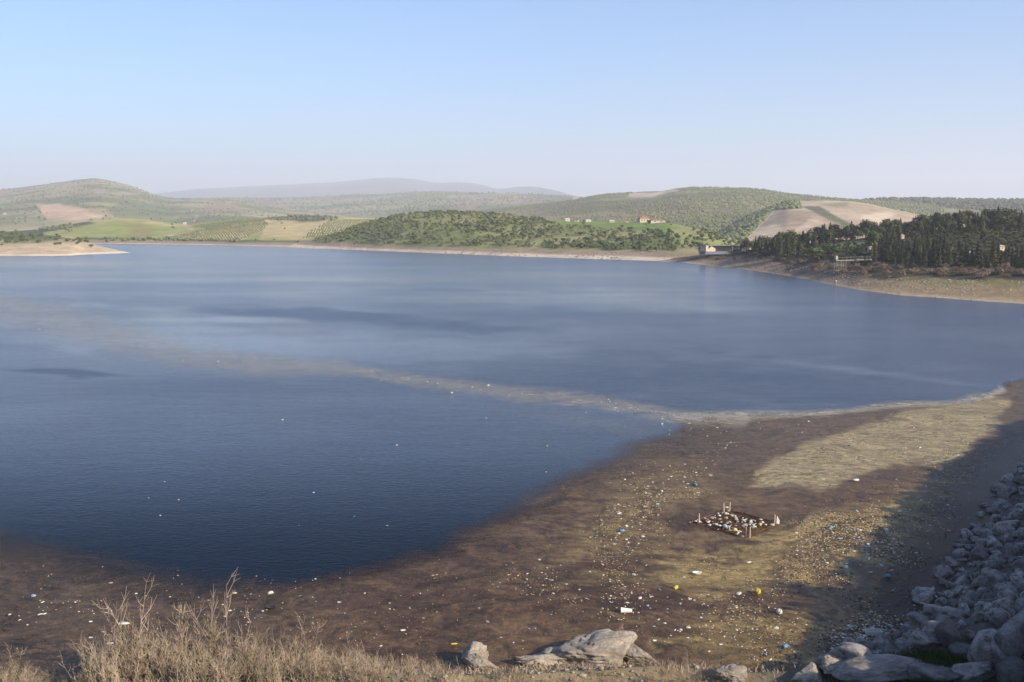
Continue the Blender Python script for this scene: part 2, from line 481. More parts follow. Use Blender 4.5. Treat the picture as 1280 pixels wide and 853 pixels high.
# wooded hill across the water
h = Hill('h', 330, 1000, 2, [(330, 306), (370, 302), (405, 297), (440, 286), (475, 275), (500, 269.5), (520, 267), (550, 265), (590, 265.5), (620, 268), (660, 273), (690, 275), (720, 277), (760, 277.5), (835, 278), (858, 283), (880, 289), (900, 297), (918, 304), (940, 310), (1000, 318)],
         [(330, 1080), (550, 1000), (800, 860), (900, 760), (1000, 700)], [(330, fY(309)), (400, fY(311.5)), (520, fY(316)), (640, fY(321)), (760, fY(325)), (850, fY(328)), (900, fY(328)), (1000, fY(326))], -.8, 70, .55, 3, .008, seed=33)
h.base((.16, .18, .06), (.27, .25, .115), .012)
h.zone([(672, 275), (700, 277), (830, 278), (850, 284), (835, 290), (800, 287), (760, 284), (700, 281)], (.16, .22, .055), 1.5, 1.5)
h.zone([(840, 290), (860, 284), (915, 305), (905, 312), (870, 312), (845, 305)], (.22, .24, .085), 3, 3, .8)
h.zone([(840, 310), (860, 300), (880, 304), (885, 316), (850, 318)], (.25, .22, .13), 2, 2, .6)
h.zone([(460, 300), (470, 285), (492, 282), (500, 294), (480, 304)], (.2, .17, .13), 3, 4, .5)
h.line([(878, 307), (890, 314)], (.5, .43, .33), 1.0)
h.shore(3.6, PINK, (.54, .45, .33), 1.6, 1.6)
h.build(M_hill); HH = h
# sandy spit on the left
h = Hill('i', -400, 172, 2, [(-400, 284), (-60, 287), (0, 290.5), (40, 293), (70, 295), (95, 299), (115, 305), (140, 311.5), (158, 315.3), (172, 318)],
         [(-400, 860), (0, 830), (120, 800), (172, 760)], [(-400, fY(321)), (0, fY(320)), (60, fY(320.3)), (95, fY(319.5)), (100, fY(318.6)), (140, fY(318)), (172, fY(317))], -.4, 50, .75, 1.6, .02, seed=41)
h.base((.20, .19, .10), (.33, .28, .17), .03)
h.zone([(-400, 300), (-400, 280), (0, 285), (60, 292), (90, 299), (60, 301), (0, 300)], (.115, .13, .05), 2, 2)
h.shore(6.2, (.46, .36, .235), (.66, .56, .40), .7, 1.6)
h.build(M_hill); HI = h
# right bank
h = Hill('j', 820, 1640, 2, [(820, 324), (860, 321), (900, 316.5), (935, 314), (980, 309), (1020, 304), (1060, 300), (1100, 296), (1140, 290), (1180, 286), (1230, 283), (1280, 281), (1400, 276), (1640, 270)],
         [(820, 620), (900, 590), (950, 560), (1020, 540), (1100, 520), (1280, 520), (1640, 520)],
         [(820, fY(329)), (850, fY(330)), (880, fY(332)), (920, fY(336.5)), (965, fY(342.5)), (1000, fY(349)), (1040, fY(358.5)), (1075, fY(365.5)), (1120, fY(371)), (1200, fY(377)), (1280, fY(383)), (1400, fY(391)), (1640, fY(402))], -.7, 90, .55, 1.6, .03, seed=52)
h.base((.045, .042, .025), (.09, .075, .045), .05)
h.zone([(840, 330), (900, 322), (960, 324), (985, 333), (975, 343), (900, 336)], (.27, .185, .11), 3, 3)
h.zone([(985, 333), (1060, 330), (1090, 345), (1070, 364), (1000, 350)], (.13, .105, .075), 4, 3)  # shadow of the trees on the bank, painted into the ground colour
h.zone([(1070, 350), (1150, 349), (1280, 350), (1640, 352), (1640, 400), (1280, 384), (1120, 371), (1066, 364)], (.235, .175, .095), 3, 3)  # brown earth, with extra shade put into its colour
h.zone([(1120, 349), (1200, 351), (1640, 352), (1640, 362), (1250, 358), (1160, 356)], (.15, .15, .06), 3, 5, .8)
h.zone([(1035, 308), (1060, 301), (1085, 302), (1075, 308)], (.20, .21, .09), 1.5, 2)
h.zone([(1185, 286), (1280, 286), (1280, 296), (1200, 292)], (.16, .15, .07), 2, 3, .7)
h.shore(.8, (.30, .22, .135), (.42, .34, .23), .25, .4, .08)
h.build(M_bank_far); HJ = h

# ------------------------------------------------------------------ water
rows = np.concatenate([np.arange(285, 520, 1.5), np.arange(520, 905, 5)])
cols = np.arange(-640, 1921, 8.0)
PXg, PYg = np.meshgrid(cols, rows)
Xw, Yw = on_plane(PXg, PYg)
wx = Xw + 0 * Yw
# wind: 0 calm, 1 ruffled
wind = .42 - .24 * sstep(470, 620, PYg) + .35 * sstep(640, 480, PYg) * (fbm(PXg * .0035 + 3, PYg * .035, 61, 4) - .5) * 2
far = sstep(470, 330, PYg)
wind += far * .35 * (fbm(PXg * .004, PYg * .16, 63, 3) - .5) * 2
def ell(cx, cy, rx, ry, amt, tilt=0.0, seed=0):
    dy = PYg - cy - tilt * (PXg - cx) + (fbm(PXg * .02, PYg * .15, 70 + seed, 3) - .5) * ry * 1.4
    d = np.sqrt(((PXg - cx) / rx) ** 2 + (dy / ry) ** 2)
    return amt * sstep(1.15, .35, d)
wind += ell(390, 393, 175, 9, .6, .05, 1) + ell(590, 410, 140, 9, .4, .04, 2) + ell(80, 466, 85, 5, .7, .04, 3)
wind += ell(850, 478, 330, 42, .42, .03, 4) + ell(560, 362, 60, 4, .3, .03, 5) + ell(780, 395, 240, 14, .22, .02, 6) + ell(1150, 440, 260, 30, .2, .05, 7)
wind -= ell(700, 375, 420, 14, .26, .03, 8) + ell(120, 410, 300, 34, .3, .06, 9) + ell(480, 436, 300, 24, .22, .03, 10)
wind -= ell(1090, 466, 190, 5, .25, .12, 11) + ell(950, 345, 110, 6, .25, .06, 12)
nr, nc = PXg.shape
i = np.arange(nr - 1)[:, None] * nc + np.arange(nc - 1)[None]
Fw = np.stack([i, i + nc, i + nc + 1, i + 1], -1).reshape(-1, 4)
t = NT('lake water')
p = t.pos()
wa = t.n('ShaderNodeAttribute', attribute_name='wind').outputs['Fac']
def mapped(scale, rz=0.0):
    return t.n('ShaderNodeMapping', {'Vector': p, 'Scale': scale, 'Rotation': (0, 0, rz)}).outputs[0]
n1 = t.noise(mapped((1.0, 2.2, 1), .35), 1.5, 3, .55, .3)
n2 = t.noise(mapped((1.0, 1.8, 1), -.25), 3.4, 2, .5)
n3 = t.noise(mapped((1.0, 2.0, 1), .2), .22, 2, .5)
hgt = t.math('ADD', t.math('MULTIPLY', n1, .62), t.math('ADD', t.math('MULTIPLY', n2, .16), t.math('MULTIPLY', n3, .5)))
bs = t.mapr(wa, 0.0, 1.0, .10, .62)
nb = t.n('ShaderNodeBump', {'Height': hgt, 'Strength': bs, 'Distance': .35}).outputs[0]
rg = t.mapr(wa, 0.0, 1.0, .10, .26)
ga = t.n('ShaderNodeAttribute', attribute_name='reflection_cut').outputs['Fac']
pw = t.princ(srgb(8, 28, 58), rg, .45, nb, **{'IOR': 1.333})
dw = t.n('ShaderNodeBsdfDiffuse', {'Color': (*srgb(10, 20, 28), 1)})      # dark matte share, painted in to cut the sky reflection nearer shore
mw = t.n('ShaderNodeMixShader', {0: ga, 1: pw.outputs[0], 2: dw.outputs[0]})
t.t.links.new(mw.outputs[0], t.out.inputs[0])
M_water = t.m
tag(link('water', mesh('water', np.stack([Xw, Yw, 0 * Xw], -1).reshape(-1, 3), Fw, M_water, True, {'wind': ('FLOAT', np.clip(wind, 0, 1)), 'reflection_cut': ('FLOAT', .74 * sstep(10, 230, PYg - 480 + 12 * (fbm(PXg * .006, PYg * .02, 65, 3) - .5)))})), kind='structure')

# ------------------------------------------------------------------ near bank and dam face
shore_px = [(-700, 866), (-200, 862), (0, 860), (110, 852), (300, 846), (450, 840), (600, 836), (700, 832), (830, 836), (900, 846), (960, 850), (1015, 842), (1075, 820), (1125, 795), (1170, 762), (1200, 715), (1232, 660), (1262, 612), (1300, 574), (1400, 508), (1500, 464), (1600, 434)]
SHORE = [tuple(map(float, on_plane(a, b))) for a, b in shore_px]
LAND = SHORE + [(400, SHORE[-1][1]), (400, -120), (-200, -120), (-200, SHORE[0][1])]
def bank_z(x, y):
    s = -poly_sd(LAND, x, y)
    cf = sstep(34, 52, y)
    crest = 8.0 + 4.5 * cf
    dam = np.where(s < 0, s * .5, np.minimum(s * (.49 + .11 * cf), crest))
    r = np.sqrt(x * x + y * y)
    left = sstep(12, -2, x - (y - 40) * .3)
    gentle = np.where(s < 0, s * .5, np.minimum(s * .34, 8))
    z = dam * (1 - left) + gentle * left
    az = np.degrees(np.arctan2(x, np.maximum(y, .1)))
    lim = np.where(r < 43, 18.4 - .422 * r, 18.4 - .422 * 43 + (r - 43) * .5) + sstep(26, 36, az) * 14 * sstep(6, 20, r)
    mound = 18.35 - .42 * r
    z = np.minimum(np.where(s > 1.0, np.maximum(z, mound), z), np.maximum(lim, .25))
    z = z + (fbm(x * .35, y * .35, 81, 4) - .5) * .5 * np.clip(s + .5, 0, 1)
    return z
gx = np.concatenate([np.arange(-90, -34, 2.5), np.arange(-34, 62, .7), np.arange(62, 101, .9), np.arange(101, 201, 3)])
gy = np.concatenate([np.arange(-60, 0, 2.5), np.arange(0, 110, .7), np.arange(110, 230, 3)])
GX, GY = np.meshgrid(gx, gy)
GZ = bank_z(GX, GY)
rr0 = np.hypot(GX, GY)
GZ = np.where(rr0 < 3, np.minimum(GZ, 18.3), GZ)
n = fbm(GX * .6, GY * .6, 85, 4)[..., None]
GC = np.array((.17, .125, .07)) * (1 - n) + np.array((.30, .235, .14)) * n
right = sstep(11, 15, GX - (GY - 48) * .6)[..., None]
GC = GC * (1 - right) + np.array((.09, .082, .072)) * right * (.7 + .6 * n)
px_, py_ = project(GX, np.maximum(GY, 5), GZ)
gm = sstep(14, -10, poly_sd([(1075, 830), (1100, 826), (1150, 818), (1215, 812), (1235, 850), (1080, 860)], px_, py_))[..., None] * (GY > 20)[..., None]
GC = GC * (1 - gm) + np.array((.055, .085, .025)) * gm
nr, nc = GX.shape
i = np.arange(nr - 1)[:, None] * nc + np.arange(nc - 1)[None]
Fg = np.stack([i, i + 1, i + nc + 1, i + nc], -1).reshape(-1, 4)
keep = (GZ.reshape(-1)[Fg] > -3).any(1)
M_bank = mat_hill('bank earth', 1.2, .12)
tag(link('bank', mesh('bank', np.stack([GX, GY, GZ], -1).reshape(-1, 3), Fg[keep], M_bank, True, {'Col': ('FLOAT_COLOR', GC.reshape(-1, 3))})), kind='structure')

# ------------------------------------------------------------------ floating scum
sc_rows = np.concatenate([np.arange(366, 500, 2.0), np.arange(500, 872, 2.2)])
sc_cols = np.arange(-260, 1500, 3.0)
PX, PY = np.meshgrid(sc_cols, sc_rows)
SX, SY = on_plane(PX, PY)
wob = (fbm(SX * .12, SY * .12, 91, 5) - .5)
wob2 = (fbm(SX * .5, SY * .5, 92, 4) - .5)
qx, qy = PX + wob * 46 + wob2 * 8, PY + (wob * 26 + wob2 * 6) * np.clip((PY - 400) / 250, .2, 1)
brown_poly = [(-300, 640), (-40, 655), (40, 682), (120, 697), (190, 716), (260, 727), (340, 727), (430, 716), (505, 694), (570, 668), (630, 640), (690, 606), (745, 572), (800, 552), (850, 540), (845, 522), (880, 521), (940, 522), (1000, 519), (1080, 512), (1150, 505), (1205, 500), (1232, 496), (1246, 486), (1275, 478), (1330, 470), (1500, 455), (1500, 900), (-300, 900)]
sdb = poly_sd(brown_poly, qx, qy)
left_soft = np.interp(PX, [0, 200, 400, 700, 850, 900, 1300], [62, 46, 26, 34, 16, 4, 4])
brown = sstep(left_soft * .45, -left_soft, sdb)
brown *= np.interp(PX, [0, 250, 600, 760, 900], [.80, .86, .9, .86, .95]) * (1 - .35 * sstep(640, 540, PY) * sstep(980, 820, PX))
brown *= .80 + .4 * fbm(SX * .8 + wob * 4, SY * .25, 93, 4)
# pale film lines drifting further out
arc = [(-260, 372), (0, 384), (120, 415), (230, 444), (330, 458), (430, 461), (520, 476), (640, 492), (740, 500), (800, 512), (850, 522), (930, 526)]
ad = line_d(arc, PX + wob * 20, PY + wob * 8)
aw = np.interp(PX, [-200, 100, 300, 450, 700, 900], [44, 40, 24, 12, 16, 14])
film = sstep(1.0, .1, ad / aw) * np.interp(PX, [-200, 0, 200, 450, 700, 900], [.13, .14, .15, .2, .21, .24])
film *= .65 + .7 * fbm(SX * .05, SY * .02, 95, 4)
edge = [(850, 521), (880, 521), (940, 522), (1000, 519), (1080, 512), (1150, 505), (1205, 500), (1232, 496), (1250, 486)]
rim = sstep(7, 1, line_d(edge, qx, qy)) * np.interp(PX, [840, 960, 1200], [.16, .3, .42])
spread = sstep(0, -60, poly_sd([(560, 490), (700, 500), (850, 518), (860, 545), (780, 560), (700, 545), (600, 520)], qx, qy)) * .25
# tan algae
def blob(poly, soft, wobk=1.0):
    return sstep(soft, -soft, poly_sd(poly, PX + (wob * 60 + wob2 * 26) * wobk, PY + (wob * 26 + wob2 * 14) * wobk))
tan1 = blob([(930, 606), (946, 592), (985, 568), (1005, 553), (1050, 545), (1090, 532), (1140, 517), (1200, 502), (1236, 497), (1262, 500), (1240, 535), (1215, 565), (1180, 580), (1120, 580), (1075, 592), (1020, 612), (985, 604)], 5, .45)
tan2 = blob([(830, 705), (870, 690), (930, 684), (985, 668), (1010, 648), (1070, 640), (1120, 618), (1160, 600), (1215, 600), (1222, 618), (1180, 660), (1150, 690), (1105, 700), (1050, 728), (985, 738), (940, 752), (880, 750), (845, 738)], 14, .9) * .72
tan3 = blob([(880, 790), (930, 785), (1010, 782), (1050, 800), (1020, 830), (940, 838), (880, 825), (850, 805)], 14, .9) * .6
tan4 = blob([(780, 600), (830, 578), (880, 585), (900, 600), (850, 620), (800, 650), (750, 690), (720, 690), (750, 640)], 18, 1.0) * .38
tan = np.clip(tan1 + tan2 + tan3 + tan4, 0, 1)
# combed streaks that follow the drift
fx = SX * .8 + SY * .25 + wob * 14 + wob2 * 3; fy = -SX * .25 + SY * .8 + wob * 14 + wob2 * 3
streak = np.clip(.5 + 1.5 * (fbm(fx * .16, fy * 1.5, 97, 5) - .5), 0, 1)
tan = np.clip(tan * (.35 + 1.3 * streak) + (tan2 > .15) * (streak - .5) * .9, 0, 1)
tan = np.where(brown > .02, np.clip(tan + .35 * sstep(.50, .72, streak) * 1.3 * sstep(560, 700, PY) * sstep(560, 800, PX), 0, 1), tan)
lite = np.clip(film + rim + spread, 0, 1)
alpha = np.clip(np.maximum(np.maximum(brown, lite), tan1 * .97), 0, 1)
near_rock = sstep(7.5, 2.0, np.abs(poly_sd(LAND, SX + wob * 6, SY + wob * 6))) * sstep(1050, 1130, PX) * sstep(5, 40, PY - 500)
alpha = alpha * (1 - .55 * near_rock); tan = tan * (1 - .9 * near_rock)
redness = np.clip(sstep(.42, .62, fbm(fx * .12, fy * .7, 99, 5)) * sstep(540, 680, PY), 0, 1)
c_brown = np.array(srgb(88, 68, 46)); c_dark = np.array(srgb(60, 41, 27)); c_tan = np.array(srgb(132, 113, 70)); c_pale = np.array(srgb(204, 195, 172)); c_grey = np.array(srgb(88, 74, 58))
SC = np.ones(SX.shape + (3,)) * c_brown
k = redness[..., None] * .75; SC = SC * (1 - k) + c_dark * k
k = (sstep(640, 540, PY) * .7)[..., None]; SC = SC * (1 - k) + c_grey * k
k = (sstep(500, 200, PX) * .5)[..., None]; SC = SC * (1 - k) + c_grey * .8 * k
k = tan[..., None]; SC = SC * (1 - k) + c_tan * k
k = (tan1 * .85)[..., None]; SC = SC * (1 - k) + np.array(srgb(140, 127, 94)) * k
k = (lite / (np.maximum(alpha, 1e-3)) * (1 - tan1))[..., None].clip(0, 1) * .8; SC = SC * (1 - k) + c_pale * k
# clear water round the raft shows through less; keep faces with any film
nr, nc = PX.shape
i = np.arange(nr - 1)[:, None] * nc + np.arange(nc - 1)[None]
Fs = np.stack([i, i + nc, i + nc + 1, i + 1], -1).reshape(-1, 4)
inland = -poly_sd(LAND, SX, SY)
keep = (alpha.reshape(-1)[Fs] > .03).any(1) & (inland.reshape(-1)[Fs] < 3).all(1)
Fs = Fs[keep]
used = np.unique(Fs); remap = np.zeros(SX.size, np.int64); remap[used] = np.arange(len(used))
t = NT('floating scum')
p = t.pos()
at = t.n('ShaderNodeAttribute', attribute_name='Col').outputs['Color']
al = t.n('ShaderNodeAttribute', attribute_name='film').outputs['Fac']
f1 = t.noise(p, 2.2, 6, .7, .4); f2 = t.noise(p, 9.0, 4, .7); f3 = t.noise(p, .35, 5, .6, 1.0)
k = t.math('ADD', t.math('MULTIPLY', f1, .5), t.math('MULTIPLY', f2, .5))
v = t.mapr(k, .34, .66, .30, 1.75)
cc = t.n('ShaderNodeCombineColor', {0: v, 1: v, 2: v}).outputs[0]
c = t.mix(1.0, at, cc, 'MULTIPLY')
wc = t.n('ShaderNodeTexNoise', {'Vector': p, 'Scale': .07, 'Detail': 3.0}).outputs['Color']
wd = t.n('ShaderNodeVectorMath', {0: wc, 1: (.5, .5, .5)}, operation='SUBTRACT').outputs[0]
ws = t.n('ShaderNodeVectorMath', {0: wd, 'Scale': 26.0}, operation='SCALE').outputs[0]
wp = t.n('ShaderNodeVectorMath', {0: p, 1: ws}, operation='ADD').outputs[0]
mp = t.n('ShaderNodeMapping', {'Vector': wp, 'Scale': (.3, 1.1, 1), 'Rotation': (0, 0, -.5)}).outputs[0]
wv = t.noise(mp, .9, 6, .66, .8)
v2 = t.mapr(wv, .36, .64, .55, 1.42)
cc2 = t.n('ShaderNodeCombineColor', {0: v2, 1: t.math('MULTIPLY', v2, .985), 2: t.math('MULTIPLY', v2, .96)}).outputs[0]
c = t.mix(1.0, c, cc2, 'MULTIPLY')
# small pale flecks of foam and dead leaves
fl = t.noise(p, 7.0, 2, .5)
c = t.mix(t.mapr(fl, .64, .70, 0, .6), c, srgb(150, 132, 98))
a1 = t.math('ADD', al, t.math('MULTIPLY', t.math('SUBTRACT', t.math('ADD', t.math('MULTIPLY', f1, .3), t.math('MULTIPLY', f3, .7)), .5), .8))
a2 = t.mapr(a1, .0, .9)
a3 = t.math('MULTIPLY', a2, t.mapr(al, 0.0, .12), clamp=True)
nb = t.bump(k, .35, .05)
pr = t.n('ShaderNodeBsdfPrincipled', {'Base Color': c, 'Roughness': .5, 'Specular IOR Level': .13, 'Normal': nb})
tr = t.n('ShaderNodeBsdfTransparent')
mx = t.n('ShaderNodeMixShader', {0: a3, 1: tr.outputs[0], 2: pr.outputs[0]})
t.t.links.new(mx.outputs[0], t.out.inputs[0])
V = np.stack([SX, SY, np.full(SX.shape, .006)], -1).reshape(-1, 3)[used]
o = link('floating_scum', mesh('floating_scum', V, remap[Fs], t.m, True, {'Col': ('FLOAT_COLOR', SC.reshape(-1, 3)[used]), 'film': ('FLOAT', alpha.reshape(-1)[used])}))
tag(o, 'brown and tan scum film drifting over the near water', 'scum', kind='stuff')

# ------------------------------------------------------------------ plants
def leaf_cards(P, N, size, rng, flat=.35):
    """a quad at each point of P, facing roughly along N"""
    n = len(P)
    N = N + rng.normal(0, flat, (n, 3)); N /= np.linalg.norm(N, axis=1, keepdims=True) + 1e-9
    A = np.cross(N, rng.normal(0, 1, (n, 3))); A /= np.linalg.norm(A, axis=1, keepdims=True) + 1e-9
    B = np.cross(N, A)
    sz = (size * rng.uniform(.6, 1.3, n))[:, None] if np.isscalar(size) else size[:, None]
    V = np.stack([P - A * sz, P - B * sz * .7, P + A * sz, P + B * sz * .7], 1).reshape(-1, 3)
    return V, np.arange(n * 4).reshape(n, 4)
def conifer_crown(h, r, rng, n=900, base=.08, slim=1.0, size=.3):
    """tiered crown: clumps on whorls of boughs"""
    u = rng.uniform(0, 1, n) ** .8
    z = base + (1 - base) * u
    env = r * (1 - u) ** slim * (.55 + .45 * np.sin(u * 34 + rng.uniform(0, 6)) ** 2) + .04 * r
    a = rng.uniform(0, 2 * np.pi, n)
    lump = .65 + .5 * vnoise(a * 1.6 + 9, u * 9, int(rng.integers(999)))
    q = np.sqrt(rng.uniform(.25, 1, n))
    rad = env * lump * q
    P = np.stack([np.cos(a) * rad, np.sin(a) * rad, z * h - rad * .25], 1)
    N = np.stack([np.cos(a), np.sin(a), np.full(n, .5)], 1)
    return leaf_cards(P, N, size * (.7 + .6 * rng.uniform(0, 1, n)) * (1 - .5 * u), rng, .5)
def round_crown(h, r, rng, n=700, lobes=7, size=.3, zc=.6, flatz=.75):
    P = []; N = []
    for k in range(lobes):
        c = rng.normal(0, 1, 3); c /= np.linalg.norm(c); c = c * np.array([.55, .55, .4]) * r * rng.uniform(.4, 1.1)
        m = n // lobes
        d = rng.normal(0, 1, (m, 3)); d /= np.linalg.norm(d, axis=1, keepdims=True)
        rr = r * rng.uniform(.32, .6) * rng.uniform(.55, 1, m)[:, None] ** .5
        P.append(c + d * rr * np.array([1, 1, flatz])); N.append(d + np.array([0, 0, .3]))
    P = np.concatenate(P); P[:, 2] += h * zc; N = np.concatenate(N)
    P[:, 2] = np.maximum(P[:, 2], .05 * h)
    return leaf_cards(P, N, size, rng, .5)
def trunk_mesh(name, h, r, mat, rng, limbs=5, lean=.03):
    b = MB()
    pts = [(rng.normal(0, lean * h * k / 4), rng.normal(0, lean * h * k / 4), h * k / 4) for k in range(5)]
    b.tube(pts, [r * (1 - .75 * k / 4) for k in range(5)], 6)
    for k in range(limbs):
        z = h * rng.uniform(.3, .85); a = rng.uniform(0, 6.28); L = h * rng.uniform(.12, .25)
        p0 = Vector((0, 0, z)); b.tube([p0, p0 + Vector((math.cos(a) * L, math.sin(a) * L, L * .5))], [r * .4, r * .1], 4)
    return mesh(name, b.v, b.f, mat)

M_cyp = mat_leaf('dark conifer needles', (.016, .022, .010), (.062, .066, .026), .7)
M_pine = mat_leaf('pine needles', (.022, .030, .012), (.080, .086, .032), .7)
M_broad = mat_leaf('fresh green leaves', (.05, .085, .02), (.10, .15, .035), .5)
M_olive = mat_leaf('olive leaves', (.085, .105, .04), (.15, .17, .065), .5)
M_scrub = mat_leaf('dry scrub twigs', (.13, .095, .065), (.22, .165, .115), .6)
M_bark = mat_plain('bark', (.10, .075, .055), .9, .1)

def plant_kinds(name, makers, mleaf, trunk=True):
    out_ = []
    for k, (V, Fc, h, r) in enumerate(makers):
        crown = mesh(name + '_crown', V, Fc, mleaf)
        tr = trunk_mesh(name + '_trunk', h * .8, r, M_bark, np.random.default_rng(k + 50)) if trunk else None
        out_.append((crown, tr))
    return out_
def rg(k): return np.random.default_rng(k)
CYP = plant_kinds('cypress', [(*conifer_crown(1, .115 + .015 * k, rg(k), 620, .05, .55, .035), 1, .014) for k in range(4)], M_cyp)
PIN = plant_kinds('pine', [(*conifer_crown(1, .23 + .03 * k, rg(20 + k), 760, .16, .8, .042), 1, .018) for k in range(2)] + [(*round_crown(1, .36, rg(30 + k), 760, 12, .04, .6, 1.15), 1, .018) for k in range(2)], M_pine)
BRO = plant_kinds('broadleaf', [(*round_crown(1, .42, rg(40 + k), 800, 9, .045, .6, 1.0), 1, .025) for k in range(3)], M_broad)
OLI = plant_kinds('olive', [(*round_crown(1, .5, rg(60 + k), 260, 6, .10, .55, .8), 1, .04) for k in range(4)], M_olive)
SCR = plant_kinds('scrub', [(*round_crown(1, .6, rg(80 + k), 420, 8, .05, .45, .7), 1, .02) for k in range(3)], M_scrub)

def plant(name, kinds, k, loc, h, wide, rz, label, cat, group, tilt=0.0):
    cr, tr = kinds[k % len(kinds)]
    o = empty(name, loc, rz, (h * wide, h * wide, h))
    o.rotation_euler = (random.gauss(0, tilt), random.gauss(0, tilt), rz)
    tag(o, label, cat, group)
    link('crown', cr, o)
    if tr: link('trunk', tr, o)
    return o

# conifers on the right bank ---------------------------------------
def surf(hill, px, py_base):
    """point of a hill whose picture row is py_base at column px"""
    tt = np.linspace(0, 1.0, 160)
    X, Y, Z, PXs, PYs = hill.at(np.full(160, float(px)), tt)
    k = int(np.argmin(np.abs(PYs - py_base)))
    return float(X[k]), float(Y[k]), float(Z[k])
def top_rows(px, pts): return float(np.interp(px, [p[0] for p in pts], [p[1] for p in pts]))
front_base = [(915, 317), (960, 320), (1000, 322), (1030, 322), (1090, 331), (1140, 332), (1200, 333), (1280, 334), (1450, 336)]
ntree = 0
# front rows of cypress
for row in range(4):
    px = 1088.0
    while px < 1345:
        px += random.uniform(5.0, 9.0) * (1 + .1 * row)
        b = top_rows(px, front_base) - row * 6.5 + random.uniform(-1.5, 1.5)
        if px > 1180 and row == 2 and random.random() < .6: continue
        if px > 1180 and row == 3: continue
        x, y, z = surf(HJ, px, b)
        hh = random.uniform(6.2, 11.5) if row < 2 else random.uniform(7, 11)
        hh *= random.uniform(.5, 1.0)
        if px > 1180: hh *= .72
        plant('cypress_tree', CYP, random.randrange(4), (x, y, z - .1), hh, random.uniform(1.1, 1.9), random.uniform(0, 6.28),
              'dark narrow cypress in the dense stand above the right shore', 'tree', 'cypresses above the right shore', .015)
        ntree += 1
# pines running down the slope to the pavilion
for row in range(5):
    px = 918.0
    while px < 1105:
        px += random.uniform(5.5, 9.5)
        if (row < 2 and 1000 < px < 1092) or (row < 3 and px < 942): continue
        b = np.interp(px, [918, 960, 1000, 1050, 1100], [317, 321, 319, 309, 305]) - row * np.interp(px, [918, 1100], [1.6, 3.0]) + random.uniform(-1, 1)
        if row < 2 and px < 1000: b = top_rows(px, front_base) - row * 2
        x, y, z = surf(HJ, px, b)
        hh = random.uniform(6.0, 12.0) * np.interp(px, [918, 990, 1100], [.95, 1.0, .95])
        if px < 940: hh *= .8
        plant('pine_tree', PIN, random.choice((0, 1, 2, 3, 2, 3)), (x, y, z - .1), hh * .88, random.uniform(.8, 1.25), random.uniform(0, 6.28),
              'dark pine in the belt running down from the ridge to the white pavilion', 'tree', 'pines running down to the pavilion', .02)
# pines along the ridge top
for row in range(4):
    px = 1098.0
    while px < 1345:
        px += random.uniform(6, 10)
        t_ = .99 - row * .06 - random.uniform(0, .03)
        X, Y, Z, _, _ = HJ.at(px, t_)
        hh = random.uniform(5.0, 11.0) * (.85 if px < 1140 else 1.0)
        plant('pine_tree', PIN, random.choice((0, 1, 2, 3, 2, 3)), (float(X), float(Y), float(Z) - .1), hh * .9, random.uniform(.85, 1.3), random.uniform(0, 6.28),
              'dark pine on the skyline ridge above the cypress stand', 'tree', 'pines on the ridge above the cypresses', .02)
# lone fresh green trees and shrubs between them
for px, b, hh, wd, k, lab in ((1090, 317, 10.5, .95, 0, 'tall bright green broadleaf tree beside the cypress stand'),
                              (1018, 321, 5.0, 1.5, 1, 'low round bright green tree at the edge of the pines'),
                              (1047, 320, 4.0, 1.8, 2, 'wide dark green shrub above the jetty'),
                              (1060, 312, 4.0, 1.6, 0, 'green shrub below the grassy clearing'),
                              (1033, 314, 4.2, 1.5, 1, 'green shrub left of the grassy clearing'),
                              (1072, 322, 4.2, 1.7, 2, 'green shrub close to the landward end of the jetty')):
    x, y, z = surf(HJ, px, b)
    plant('broadleaf_tree', BRO, k, (x, y, z - .1), hh, wd, random.uniform(0, 6), lab, 'tree' if 'tree' in lab else 'shrub', None)
# bare scrub along the foot of the stand
for k in range(95):
    px = random.uniform(985, 1335)
    b = np.interp(px, [985, 1060, 1120, 1420], [331, 340, 341, 344]) + random.gauss(0, 3)
    x, y, z = surf(HJ, px, b)
    plant('scrub_bush', SCR, random.randrange(3), (x, y, z - .15), random.uniform(1.4, 3.0), random.uniform(1.0, 1.7), random.uniform(0, 6),
          'bare brown scrub bush on the slope below the cypresses', 'bush', 'brown scrub below the cypresses')
for k in range(26):
    px = random.uniform(868, 990)
    b = np.interp(px, [868, 900, 990], [321, 323, 326]) + random.gauss(0, 2.0)
    x, y, z = surf(HJ, px, b)
    plant('scrub_bush', SCR, random.randrange(3), (x, y, z - .15), random.uniform(1.0, 2.2), random.uniform(1.0, 1.8), random.uniform(0, 6),
          'bare brown scrub bush on the bank below the white pavilion', 'bush', 'brown scrub below the pavilion')

# woods and orchards on the hills ----------------------------------
lowp = []
for k in range(5):
    r_ = rg(200 + k)
    V, Fc = round_crown(1, .5, r_, 44, 5, .21, .5, .8)
    lowp.append((V, Fc))
fars = []
for k in range(4):
    V, Fc = ICO[0]
    V = V * (1 + rg(300 + k).normal(0, .22, (len(V), 1))) * np.array([.5, .5, .45]) + np.array([0, 0, .4])
    fars.append((V, np.concatenate([Fc, Fc[:, :1]], 1)[:, :3]))
def scatter(hill, n, px0, px1, dens, seed, t0=.0, t1=1.02, smin=2.2, smax=4.2):
    r_ = rg(seed)
    px = r_.uniform(px0, px1, n); t_ = r_.uniform(t0, t1, n)
    X, Y, Z, PXs, PYs = hill.at(px, t_)
    ok = r_.uniform(0, 1, n) < dens(PXs, PYs, X, Y, Z)
    return np.stack([X, Y, Z - .1], 1)[ok], r_.uniform(smin, smax, ok.sum())
